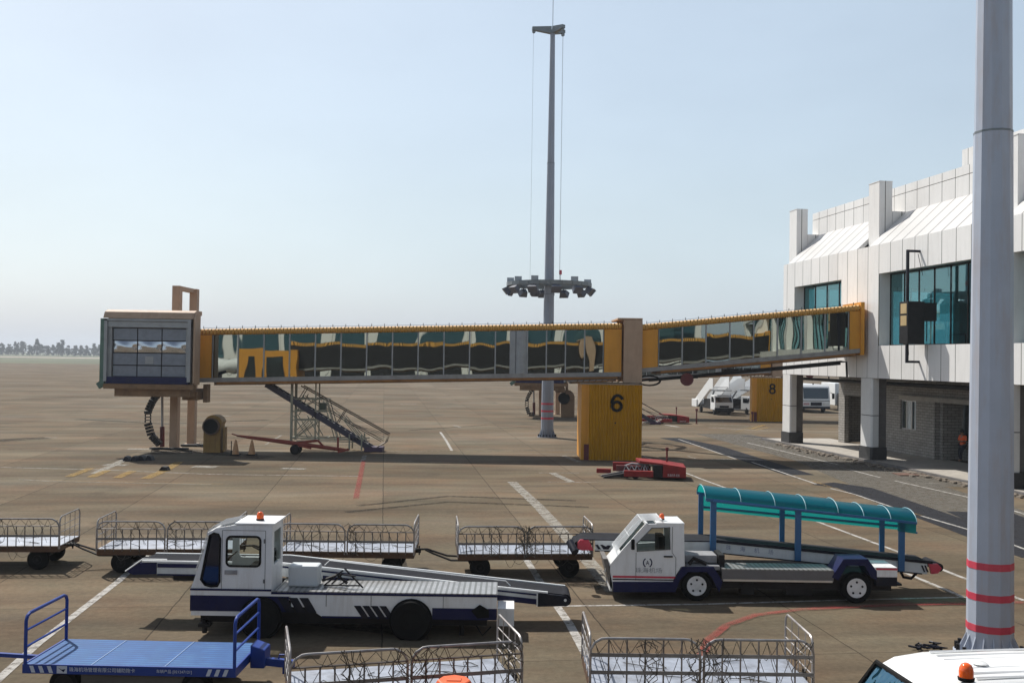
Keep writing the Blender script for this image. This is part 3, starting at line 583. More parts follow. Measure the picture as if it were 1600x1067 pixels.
# ------------------------------------------------------------------ jet bridges
def lerp(a, b_, t): return a + (b_ - a) * t
def jet_bridge(name, label, xc, xr, xt, y, zc, zr, zt, far=False, panes=True, cab=True, legdx=.12):
    """xc: tunnel start at the cab, xr: rotunda post, xt: terminal end, y: near face"""
    Bg = thing(name, label, 'jet bridge', (xr, y + 1.4, 0), 0, 'jet bridges from the terminal')
    D_ = 3.0; H = 3.08
    zl = lambda x: lerp(zc, zr, (x - xc) / (xr - xc))
    zr_ = lambda x: lerp(zr + .12, zt, (x - xr) / (xt - xr))
    secs = [('main', xc - .45, xr - .1, zl, H), ('terminal', xr + .9, xt, zr_, 2.8)]
    for nm, x0, x1, zf, h in secs:
        b = MB(); b.slope(x0, x1, y + .02, y + D_ - .02, lambda x: zf(x) + .10, lambda x: zf(x) + .34); b.build('floor_beam', FLOORG, Bg)
        b = MB(); b.slope(x0 + 1, x1 - .1, y + .35, y + D_ - .35, lambda x: zf(x) - .08, lambda x: zf(x) + .1)
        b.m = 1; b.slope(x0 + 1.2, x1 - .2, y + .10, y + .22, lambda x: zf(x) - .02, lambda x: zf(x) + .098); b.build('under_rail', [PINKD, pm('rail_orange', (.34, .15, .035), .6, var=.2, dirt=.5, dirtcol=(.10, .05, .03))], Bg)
        # rounded fluted cornice + roof
        b = MB(); prof = []
        for i in range(7):
            a = rad(-90 + 180 * i / 6); prof.append((y + .12 - .17 * math.cos(a) * 1.0, .17 * math.sin(a)))
        vs = []
        for x in (x0, x1):
            for (yy, dz) in prof: vs.append((x, yy, zf(x) + h - .19 + dz))
        n = 7; b.smooth = True; b.add(vs, [(i, i + 1, n + i + 1, n + i) for i in range(n - 1)] + [tuple(range(n)), tuple(range(n, 2 * n))[::-1]]); b.smooth = False
        b.slope(x0, x1, y + .12, y + D_, lambda x: zf(x) + h - .36, lambda x: zf(x) + h - .03); b.build('roof', YROOF, Bg)
        b = MB(); k = 0; x = x0 + .4
        while x < x1: b.bar((x, y + .2, zf(x) + h - .05), (x, y + .2, zf(x) + h + .14), .03); x += .72
        b.bar((x0 + .4, y + .2, zf(x0 + .4) + h + .04), (x1 - .1, y + .2, zf(x1 - .1) + h + .04), .015); b.build('roof_studs', DARK, Bg)
        # far wall
        b = MB(); b.slope(x0, x1, y + D_ - .1, y + D_, lambda x: zf(x) + .34, lambda x: zf(x) + h - .36); b.build('rear_wall', DARK, Bg)
        # panes
        if nm == 'main':
            segs = []; xs = x0 + .95
            end_ = x1 - 1.0; gap = xc + (xr - xc) * .735
            e0 = [xs]
            while e0[-1] + 1.43 < gap - .3: e0.append(e0[-1] + 1.43)
            e0.append(gap - .1); segs.append(e0)
            m = gap + .85; e1 = [m + (end_ - m) * i / 4 for i in range(5)]; segs.append(e1)
            solid = [(x0, xs, YEL), (end_, x1, YEL), (gap - .1, gap + .85, GREYM)]
        else:
            s0, s1 = x0 + 1.05, x1 - .62
            segs = [[s0 + (s1 - s0) * i / 8 for i in range(9)]]
            solid = [(x0, s0, YEL), (s1, x1, YEL)]
        for a, c, mm in solid:
            b = MB()
            if mm is GREYM:
                b.slope(a, a + .28, y + .04, y + .18, lambda x: zf(x) + .34, lambda x: zf(x) + h - .36)
                yy = [y + .10 - .14 * math.sin(math.pi * i / 8) for i in range(9)]
                for i in range(8):
                    xa = a + .28 + (c - a - .28) * i / 8; xb = a + .28 + (c - a - .28) * (i + 1) / 8
                    b.smooth = True; b.quad((xa, yy[i], zf(xa) + .34), (xb, yy[i + 1], zf(xb) + .34), (xb, yy[i + 1], zf(xb) + h - .36), (xa, yy[i], zf(xa) + h - .36)); b.smooth = False
            else: b.slope(a, c, y + .05, y + .2, lambda x: zf(x) + .34, lambda x: zf(x) + h - .36)
            b.build('side_panel', mm, Bg)
        for sg in segs:
            if panes:
                for i in range(len(sg) - 1):
                    a, c = sg[i], sg[i + 1]
                    b = MB(); lean = .03 * math.sin(i * 2.3 + (3 if nm == 'main' else 0)) * 0.10
                    b.hexa([(a + .02, y + .1, zf(a) + .34), (c - .02, y + .1, zf(c) + .34), (c - .02, y + .12, zf(c) + .34), (a + .02, y + .12, zf(a) + .34)],
                           [(a + .02, y + .1 + lean, zf(a) + h - .36), (c - .02, y + .1 + lean, zf(c) + h - .36), (c - .02, y + .12 + lean, zf(c) + h - .36), (a + .02, y + .12 + lean, zf(a) + h - .36)])
                    b.build('window_pane', BGLASS, Bg)
            else:
                b = MB(); b.slope(sg[0], sg[-1], y + .1, y + .12, lambda x: zf(x) + .34, lambda x: zf(x) + h - .36); b.build('window_band', BGLASS if not far else DGLASS, Bg)
            b = MB()
            for q in sg: b.slope(q - .035, q + .035, y + .05, y + .13, lambda x: zf(x) + .34, lambda x: zf(x) + h - .36)
            b.build('mullions', GREYM, Bg)
    # rotunda portal
    b = MB(); b.box(xr, xr + 1.02, y - .22, y + .25, zr - .25, zr + 3.22); b.box(xr, xr + 1.02, y + D_ + .05, y + D_ + .5, zr - .25, zr + 3.22)
    b.box(xr - .35, xr + 1.02, y - .22, y + D_ + .5, zr + 3.23, zr + 3.34); b.build('portal', PINK, Bg, bevel=.015)
    # end mouth at the terminal
    b = MB(); b.box(xt, xt + .2, y - .08, y + D_ + .05, zt - .02, zt + 2.92); b.build('end_collar', YEL, Bg)
    # service pipes and hoses under the terminal section
    b = MB()
    b.tube([(xr + .8, y + .5, zr - .15), (xt - .9, y + .5, zt - .40), (xt - .6, y + .5, zt - .42), (xt - .55, y + .5, zt - 1.25)], .06)
    b.bar((xr + 1.5, y + .6, zr - .10), (xt - .9, y + .6, zt - .50), .1, .17)
    b.box(xr + 5.7, xr + 6.5, y + .4, y + 1.2, zr + .42, zr + .60); b.build('service_pipe', DARK, Bg)
    b = MB(); 
    for dy in (0, .25): b.tube([(xr + 1.2 + math.cos(a) * .62 + .3, y + .3 + dy, zr - .12 + math.sin(a) * .27) for a in [i * 2 * math.pi / 16 for i in range(16)]], .045, closed=True)
    b.tube([(xr + 1.0, y + .3, zr - .1), (xr + 2.2, y + .3, zr - .02), (xr + 4.2, y + .3, zr + .1)], .05); b.build('hose', BLACK, Bg)
    b = MB(); b.cyl((xr + 3.6, y + .25, zr - .02), (xr + 3.6, y + .45, zr - .02), .36, 20); b.build('hose_reel', REDD, Bg)
    b = MB()
    for i in range(9): x = xr - 2.6 + i * .33; b.bar((x, y + .35, zr - .28), (x + .25, y + .35, zr - .02), .05)
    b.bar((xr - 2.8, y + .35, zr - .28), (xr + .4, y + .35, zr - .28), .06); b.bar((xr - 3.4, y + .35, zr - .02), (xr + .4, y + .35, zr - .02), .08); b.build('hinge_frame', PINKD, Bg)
    if not cab: return Bg
    # cab: box rotated mouth toward the camera
    cx0, cx1 = xc - 4.72, xc + .12; cy0, cy1 = y - 2.2, y + .2
    zb, ztp = zc - .10, zc + 4.0
    b = MB(); b.box(cx0 + .12, cx1, cy0 + .5, cy0 + 1.3, zb + .1, ztp - .25); b.box(cx0 + .15, xc - .95, cy0 + 1.3, cy1 + 1.2, zb + .12, ztp - .27); b.build('cab_body', PINK, Bg)
    b = MB(); b.prism([(cy0 + .12, ztp - .48), (cy0 + .32, ztp - .12), (cy0 + .7, ztp), (cy0 + 1.6, ztp), (cy0 + 1.6, ztp - .24), (cy0 + .6, ztp - .24)], 'x', cx0 - .02, cx1 - .02); b.build('cab_roof', PINK, Bg, bevel=.02)
    # side cheek toward the tunnel (chamfered)
    b = MB(); b.prism([(cy0 + .1, zb + .2), (cy0 + .1, ztp - .5), (cy0 + .32, ztp - .14), (cy0 + .8, ztp - .3), (cy0 + .9, zb + .35), (cy0 + .5, zb - .1)], 'x', cx1, cx1 + .08); b.build('cab_cheek', PINK, Bg)
    b = MB(); b.box(cx0 - .12, cx0 + .12, cy0 + .05, cy0 + .9, zb + .1, ztp - .5); b.bar((cx0 - .16, cy0 + .3, zb + .25), (cx0 + .02, cy0 + .3, zb - .02), .2, .5); b.build('bellows', GREEN, Bg)
    # frame
    b = MB(); f0, f1 = cx0 + .1, cx1 - .12
    b.box(f0, f0 + .16, cy0, cy0 + .3, zb + .25, ztp - .52); b.box(f1 - .16, f1, cy0, cy0 + .3, zb + .25, ztp - .62); b.box(f0, f1, cy0, cy0 + .3, ztp - .62, ztp - .50); b.box(f0, f1, cy0 + .1, cy0 + .32, ztp - .95, ztp - .64)
    b.box(f0 + .16, f0 + .34, cy0 + .2, cy0 + .5, zb + .3, ztp - .62); b.box(f1 - .3, f1 - .16, cy0 + .2, cy0 + .5, zb + .3, ztp - .62); b.build('mouth_frame', GREYM, Bg)
    s0, s1 = f0 + .36, f1 - .32; sz0, sz1 = zb + .5, ztp - .98
    sh = MB(); sh.box(s0, s1, cy0 + .36, cy0 + .42, sz0, sz1); sho = sh.build('shutter', DARK, Bg)
    rows = [0, .22, .445, .70, .86, 1.0]; rows = [0, .235, .49, .74, 1.0]
    for r in range(4):
        for c in range(3):
            x0 = lerp(s0, s1, c / 3) + .03; x1 = lerp(s0, s1, (c + 1) / 3) - .03; z0 = lerp(sz0, sz1, rows[r]) + .03; z1 = lerp(sz0, sz1, rows[r + 1]) - .03
            b = MB()
            if r == 2:
                # clear film panel, bulging and creased
                nx, nz = 12, 6; vs = []
                for j in range(nz + 1):
                    for i in range(nx + 1):
                        u, v = i / nx, j / nz; vs.append((lerp(x0, x1, u), cy0 + .35 - .10 * math.sin(math.pi * u) * math.sin(math.pi * v) - .02 * math.sin(9 * u + 7 * v) * math.sin(math.pi * v), lerp(z0, z1, v)))
                b.smooth = True; b.add(vs, [(j * (nx + 1) + i, j * (nx + 1) + i + 1, (j + 1) * (nx + 1) + i + 1, (j + 1) * (nx + 1) + i) for j in range(nz) for i in range(nx)]); b.build('shutter_window', pm('film', (.55, .57, .6), .12, metal=.85, var=.05), sho)
            else: b.box(x0, x1, cy0 + .325, cy0 + .355, z0, z1); b.build('shutter_panel', SHUT, sho)
    b = MB(); b.box((s0 + s1) / 2 - .22, (s0 + s1) / 2 + .22, cy0 + .31, cy0 + .322, lerp(sz0, sz1, .27), lerp(sz0, sz1, .42)); b.build('notice', GREYM, sho)
    b = MB(); b.box(f0 + .1, f1 - .1, cy0 + .05, cy0 + .3, zb + .14, zb + .5); b.m = 1; b.box(f0, f1 + .2, cy0 + .02, cy0 + .4, zb - .14, zb + .12); b.build('bumper', [NAVY, PINKD], Bg)
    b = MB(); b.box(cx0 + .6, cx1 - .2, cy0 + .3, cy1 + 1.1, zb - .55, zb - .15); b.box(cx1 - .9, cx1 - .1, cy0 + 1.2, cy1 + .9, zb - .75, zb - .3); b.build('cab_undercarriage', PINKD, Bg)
    # lift columns
    lx = xc - 2.30
    for k, yy, dx in ((0, y + 1.5, 0), (1, y + 4.2, legdx)):
        b = MB(); b.box(lx + dx, lx + dx + .44, yy, yy + .5, .02, zc + 5.55); b.box(lx + dx - .15, lx + dx + .59, yy - .15, yy + .65, 0.01, .06)
        b.build('lift_column', PINK, Bg, bevel=.02)
    b = MB(); b.box(lx + .1, lx + .42, y + 2.0, y + 4.2, zc + 5.3, zc + 5.545); b.build('column_crosshead', PINK, Bg)
    b = MB()
    b.cyl((lx - .42, y + 1.6, .4), (lx - .48, y + 1.6, zb - .4), .07); b.m = 1; b.cyl((lx - .42, y + 1.6, .1), (lx - .44, y + 1.6, 1.25), .13); b.build('lift_jack', [GREYM, REDD], Bg)
    # cable chain
    b = MB(); pts = [(lx - .40, zb - .3), (lx - .85, zb - .9), (lx - 1.12, zb - 1.5), (lx - 1.12, zb - 2.2), (lx - .9, zb - 2.9), (lx - .40, .25)]
    for i in range(len(pts) - 1):
        p, q = pts[i], pts[i + 1]
        for k in range(4):
            t0, t1 = k / 4, (k + .8) / 4
            a = Vector((lerp(p[0], q[0], t0), y + 1.2, lerp(p[1], q[1], t0))); c = Vector((lerp(p[0], q[0], t1), y + 1.2, lerp(p[1], q[1], t1)))
            if 8 < i * 4 + k < 12: b.bar(a + Vector((-.15, 0, 0)), c + Vector((-.15, 0, 0)), .06); b.bar(a + Vector((.15, 0, 0)), c + Vector((.15, 0, 0)), .06); b.bar(a + Vector((-.15, 0, 0)), a + Vector((.15, 0, 0)), .05)
            else: b.bar(a, c, .34, .34, up=(0, 1, 0))
    b.build('cable_chain', DARK, Bg)
    b = MB(); b.box(lx - .9, lx + 1.2, y + .9, y + 1.3, .01, .1); b.build('ground_plate', DARK, Bg)
    b = MB(); b.box(lx + .2, lx + 1.4, y + 2.9, y + 3.4, .01, .12); b.build('ground_plate', DARK, Bg)
    b = MB(); b.box(cx1 + .02, cx1 + .24, y - .3, y + .3, zb - .9, zb + .1); b.build('hinge_bracket', PINKD, Bg)
    return Bg
YB = 55.3
jet_bridge('jet_bridge', 'yellow roofed jet bridge with mirrored windows at hut number 6, nearest and largest', -17.15, 6.2, 19.35, YB, 3.75, 4.42, 5.92)
jet_bridge('jet_bridge', 'farther jet bridge mostly hidden behind the near one, beside hut number 8', 4.9, 24.2, 30.2, 92.5, 3.15, 4.3, 5.0, far=True, panes=False, legdx=1.7)
jet_bridge('jet_bridge', 'yellow roofed jet bridge seen only mirrored in the near bridge windows', -24, 8.2, 28.5, -3.6, 3.6, 4.3, 5.9, far=True, panes=False, cab=False)

# huts with numbers
def hut(name, label, x, y, num, wd=3.28, dp=3.4, ht=4.08):
    t = thing(name, label, 'utility hut', (x + wd / 2, y, 0), 0, 'numbered huts under the bridges')
    b = MB(); b.box(x + .34, x + wd, y, y + dp, 0, ht); b.build('hut_body', YCOR, t)
    b = MB(); b.box(x, x + .34, y + .06, y + dp - .1, 0, ht); b.box(x + .325, x + .40, y - .012, y + .03, .8, ht - .02); b.build('corner_panel', YEL, t)
    b = MB(); b.box(x - .02, x + wd + .02, y - .02, y + dp, ht, ht + .05); b.build('hut_roof', pm('hut_roof', (.3, .22, .15), .6), t)
    b = MB(); b.box(x + .16, x + .42, y - .03, y + .02, 0, .85); b.build('red_guard', REDD, t)
    b = MB(); cx0_, cz0_ = x + wd * .545 + .12, ht - .98
    def stroke(pts, w_):
        n_p = len(pts)
        for i in range(n_p - 1):
            (xa, za), (xb, zb_) = pts[i], pts[i + 1]
            da = pts[min(i + 1, n_p - 1)][0] - pts[max(i - 1, 0)][0], pts[min(i + 1, n_p - 1)][1] - pts[max(i - 1, 0)][1]; db = pts[min(i + 2, n_p - 1)][0] - pts[i][0], pts[min(i + 2, n_p - 1)][1] - pts[i][1]
            la, lb = math.hypot(*da), math.hypot(*db); na = (-da[1] / la * w_ / 2, da[0] / la * w_ / 2); nb_ = (-db[1] / lb * w_ / 2, db[0] / lb * w_ / 2)
            yy = y - .045 - .0005 * i
            b.add([(cx0_ + xa - na[0], yy, cz0_ + za - na[1]), (cx0_ + xb - nb_[0], yy, cz0_ + zb_ - nb_[1]), (cx0_ + xb + nb_[0], yy, cz0_ + zb_ + nb_[1]), (cx0_ + xa + na[0], yy, cz0_ + za + na[1])], [(0, 1, 2, 3)])
    el = lambda cx, cz, rx, rz, a0, a1, n=26: [(cx + rx * math.cos(rad(a0 + (a1 - a0) * i / n)), cz + rz * math.sin(rad(a0 + (a1 - a0) * i / n))) for i in range(n + 1)]
    if num == '6': stroke(el(0, -.17, .25, .235, 0, 360), .16); stroke(el(.04, .0, .30, .41, 185, 28), .16)
    else: stroke(el(0, -.19, .235, .22, 0, 360), .15); stroke(el(0, .22, .20, .19, 0, 360), .15)
    b.build('number', BLACK, t)
    b = MB(); b.cyl((x + wd * .56, y - .02, 2.02), (x + wd * .56, y, 2.02), .045, 10); b.build('door_lock', DARK, t)
    return t
hut('number_hut', 'yellow corrugated hut with black 6 under the near jet bridge', 3.82, 54.0, '6')
hut('number_hut', 'yellow corrugated hut with black 8 farther back by the stair trucks', 21.9, 90.5, '8', wd=3.1, dp=1.0, ht=3.95)

# ------------------------------------------------------------------ high masts
def mast(name, label, x, y, r0, r1, h, bands, ring=None, head=True):
    t = thing(name, label, 'light mast', (x, y, 0), 0, 'tall floodlight masts')
    b = MB(); n = 12
    def rr(z): return lerp(r0, r1, z / h)
    cuts = [0, 9.9, 19, h]
    for i in range(len(cuts) - 1):
        a, c = cuts[i], cuts[i + 1]; b.cyl((x, y, a), (x, y, c), rr(a) + (.018 if i < 3 else 0) - .012 * i, n, rr(c) + .018 - .012 * i, smooth=False)
    b.build('shaft', MAST if ring is None else MASTG, t)
    b = MB(); b.cyl((x, y, 0), (x, y, .06), r0 * 1.6, 24, smooth=False); 
    for k in range(16):
        a = 2 * math.pi * k / 16 + .1; dx, dy = math.cos(a), math.sin(a); px, py = -dy * .012, dx * .012
        q = [(x + dx * r0 * .98, y + dy * r0 * .98, .06), (x + dx * r0 * 1.42, y + dy * r0 * 1.42, .06), (x + dx * r0 * .98, y + dy * r0 * .98, .62 if ring else .44)]
        b.add([(p[0] + px, p[1] + py, p[2]) for p in q] + [(p[0] - px, p[1] - py, p[2]) for p in q], [(0, 1, 2), (5, 4, 3), (0, 1, 4, 3), (1, 2, 5, 4), (2, 0, 3, 5)])
    b.build('base_flange', MAST if ring is None else MASTG, t)
    b = MB()
    for k in range(16):
        a = 2 * math.pi * (k + .5) / 16 + .1; c = (x + math.cos(a) * r0 * 1.45, y + math.sin(a) * r0 * 1.45); b.cyl((c[0], c[1], .06), (c[0], c[1], .2), .035, 6)
    b.build('anchor_bolts', DARK, t)
    b = MB()
    for z0 in (9.9, 19): b.cyl((x, y, z0 - .02), (x, y, z0 + .02), rr(z0) + .022, n, smooth=False)
    b.build('section_joint', MASTD, t)
    for z0 in bands:
        b = MB(); b.cyl((x, y, z0), (x, y, z0 + .13), rr(z0) + .024, n, rr(z0) + .022, smooth=False); b.build('red_band', REDP, t)
    if head:
        b = MB()
        for a, L_ in ((rad(188), 1.45), (rad(28), .95), (rad(-48), 1.1)):
            dx, dy = math.cos(a), math.sin(a); px, py = -dy, dx
            pf = lambda s_, w_, z: (x + dx * s_ + px * w_, y + dy * s_ + py * w_, z)
            b.hexa([pf(.1, -.16, h - .28), pf(L_, -.13, h - .1), pf(L_, .13, h - .1), pf(.1, .16, h - .28)], [pf(.1, -.16, h + .22), pf(L_, -.13, h + .12), pf(L_, .13, h + .12), pf(.1, .16, h + .22)])
            b.cyl(pf(L_ - .12, -.05, h - .2), pf(L_ - .12, .05, h - .2), .12, 10)
        b.build('head_frame', MASTD, t)
        b = MB(); b.cyl((x, y, h), (x, y, h + 4.5), .022, 6); b.build('lightning_rod', MASTD, t)
        b = MB()
        for a, L_ in ((rad(188), 1.35), (rad(28), .85), (rad(-48), 1.0)):
            p = (x + math.cos(a) * L_, y + math.sin(a) * L_); b.tube([(*p, h - .2), (*p, ring or 1)], .007, 4)
        b.build('hoist_cable', MASTD, t)
    if ring:
        b = MB(); n = 24; R0, R1, R2 = 3.0, 2.7, .55
        for ra, wz in ((2.85, .13), (.62, .16)):
            pts = [(x + ra * math.cos(2 * math.pi * i / n), y + ra * math.sin(2 * math.pi * i / n)) for i in range(n)]
            for i in range(n): b.bar((*pts[i], ring), (*pts[(i + 1) % n], ring), .22 if ra > 1 else .12, .26)
        for k in range(6):
            a = k * math.pi / 3 + .2; b.bar((x + .6 * math.cos(a), y + .6 * math.sin(a), ring), (x + 2.8 * math.cos(a), y + 2.8 * math.sin(a), ring), .16, .2)
        rg = b.build('lamp_ring', MASTD, t)
        random.seed(11)
        for k in range(12):
            a = 2 * math.pi * k / 12 + .12; ex = (math.cos(a), math.sin(a)); tilt = .9
            c = Vector((x + ex[0] * 2.95, y + ex[1] * 2.95, ring - .42)); u = Vector((-ex[1], ex[0], 0)); o_ = Vector((ex[0], ex[1], -.8)).normalized(); v = u.cross(o_).normalized()
            b = MB(); X = Matrix((u, o_, v)).transposed().to_4x4(); X.translation = c; b.X = X
            b.hexa([(-.2, -.22, -.16), (.2, -.22, -.16), (.2, -.22, .16), (-.2, -.22, .16)], [(-.34, .2, -.26), (.34, .2, -.26), (.34, .2, .26), (-.34, .2, .26)])
            b.X = None; b.bar(c + Vector((0, 0, .1)), (x + ex[0] * 2.85, y + ex[1] * 2.85, ring), .07)
            b.build('floodlight', pm('floodlight_grey', (.10, .11, .14), .45, var=.2), rg)
            if k % 2 == 0 or k in (3, 7):
                b = MB(); c2 = (x + ex[0] * 2.7, y + ex[1] * 2.7); b.box(c2[0] - .24, c2[0] + .24, c2[1] - .18, c2[1] + .18, ring + .13, ring + .42); b.build('ballast_box', pm('ballast', (.34, .38, .42), .5, dirt=.2), rg)
        for k in (4, 5):
            a = 2 * math.pi * (k * .18 + .52); c2 = (x + math.cos(a) * 1.1, y + math.sin(a) * 1.1); b = MB(); b.lathe([(.16, .0), (.34, -.1), (.36, -.4), (.25, -.55)], (*c2, ring - .25), 14); b.build('floodlight', pm('floodlight_grey', (.1, .11, .14)), rg)
        b = MB(); b.cyl((x + .75, y - .5, ring), (x + .75, y - .5, ring + .7), .02, 6); b.m = 1; b.cyl((x + .75, y - .5, ring + .68), (x + .75, y - .5, ring + .98), .1, 10); b.build('warning_light', [MASTD, REDP], rg)
    return t
mast('light_mast', 'slim grey floodlight mast with lowered lamp ring standing behind the jet bridge', 2.52, 69.0, .42, .17, 28.3, [1.25, 1.75, 2.25], ring=10.55)
mast('light_mast', 'thick lilac grey mast close to the camera at right with three red bands', 9.11, 18.9, .40, .19, 28.3, [.50, 1.08, 1.66], ring=None, head=False)

# ------------------------------------------------------------------ equipment by the cab
t = thing('air_conditioning_duct', 'yellow upright ventilation unit with round black mouth beside the bridge legs', 'ventilation unit', (-16.6, 55.1, 0))
b = MB(); x, y = -16.5, 54.9
prof = [(x - .42, .0), (x + .52, .0), (x + .52, 1.55)] + [(x + .1 + .52 * math.cos(rad(a)), 1.55 + .52 * math.sin(rad(a))) for a in range(15, 181, 15)]
b.prism(prof, 'y', y, y + .85); DUCT = pm('duct_ochre', (.27, .15, .035), .6, var=.15, dirt=.5, dirtcol=(.10, .06, .03), streak=True); b.build('housing', DUCT, t, bevel=.02)
b = MB(); b.cyl((x + .02, y - .16, 1.45), (x + .02, y + .02, 1.45), .47, 20); b.m = 1; b.cyl((x + .02, y - .17, 1.45), (x + .02, y - .155, 1.45), .40, 20); b.build('air_mouth', [pm('duct_rim', (.09, .05, .03), .5), BLACK], t)
b = MB(); b.box(x + .63, x + .72, y + .1, y + .6, .05, 1.4); b.build('side_box', DUCT, t)
t = thing('air_conditioning_duct', 'distant ventilation unit with dark round mouth beside the far bridge legs', 'ventilation unit', (5.3, 93, 0))
b = MB(); x, y = 5.15, 92.6
prof = [(x - .5, .0), (x + .75, .0), (x + .75, 1.9)] + [(x + .1 + .62 * math.cos(rad(a)), 1.9 + .62 * math.sin(rad(a))) for a in range(15, 181, 15)]
b.prism(prof, 'y', y, y + .9); b.build('housing', PINKD, t)
b = MB(); b.cyl((x - .25, y - .2, 1.75), (x - .25, y + .02, 1.75), .55, 18); b.build('air_mouth', BLACK, t)

def cone(x, y, label, lean=0):
    t = thing('traffic_cone', label, 'traffic cone', (x, y, 0), 0, 'faded cones beside the tow bar')
    b = MB(); b.lathe([(.19, .05), (.155, .28), (.09, .62), (.04, .82)], (x, y, 0), 14); b.build('cone_body', CONEO, t)
    b = MB(); b.box(x - .24, x + .24, y - .24, y + .24, 0, .05); b.build('cone_base', BLACK, t)
cone(-14.85, 53.9, 'faded orange cone nearest the yellow ventilation unit'); cone(-14.0, 54.0, 'faded orange cone standing under the tip of the red tow bar')
b = MB(); b.bar((-15.1, 53.95, 0), (-15.1, 53.95, .75), .04); o = b.build('stake', DARK); tag(o, 'thin dark stake beside the faded cones', 'stake')

t = thing('tow_bar', 'red aircraft tow bar on two small wheels in front of the stair tower', 'tow bar', (-11.7, 54.8, 0))
b = MB(); b.tube([(-15.1, 55, .95), (-14.3, 54.95, .86), (-12.2, 54.9, .62), (-9.5, 54.9, .30), (-8.9, 54.9, .25)], [.05, .09, .12, .1, .05], 8)
b.bar((-14.95, 54.9, .95), (-15.35, 54.9, 1.05), .1, .06); b.bar((-11.9, 54.9, .6), (-10.6, 54.9, .75), .14); b.bar((-10.6, 54.9, .75), (-10.2, 54.9, .35), .1); b.bar((-9.5, 54.9, .3), (-9.5, 54.9, .95), .1); b.bar((-9.5, 54.9, .15), (-8.9, 54.9, .3), .12); b.bar((-11.6, 54.6, .5), (-10.9, 54.6, .35), .1); b.build('bar', RUSTR, t)
wheel(t, (-11.8, 54.62, .27), .27, .16, DARK); wheel(t, (-11.8, 55.2, .27), .27, .16, DARK)
for k, (x, y, lb) in enumerate([(G(199, 720).x, G(199, 720).y, 'black rubber wheel chocks lying on the white patch, left pair'), (G(222, 719).x, G(222, 719).y, 'black rubber wheel chocks lying on the white patch, right pair')]):
    t = thing('wheel_chock', lb, 'wheel chocks', (x, y, 0), 0, 'chocks near the bridge legs')
    for j, dx in enumerate((0, .36)):
        b = MB(); b.prism([(x + dx - .18, 0), (x + dx + .18, 0), (x + dx + .08, .22), (x + dx - .06, .25)], 'y', y - .2 + .1 * j, y + .25 + .1 * j); b.build('chock', NAVYK, t)
t = thing('wheel_chock', 'small dark chock lying on the yellow dashed line', 'wheel chocks', (-17.7, 49.9, 0), 0, 'chocks near the bridge legs')
gc = G(258, 735); b = MB(); b.prism([(gc.x - .25, 0), (gc.x + .2, 0), (gc.x + .1, .18), (gc.x - .1, .2)], 'y', gc.y - .2, gc.y + .2); b.build('chock', DARK, t)

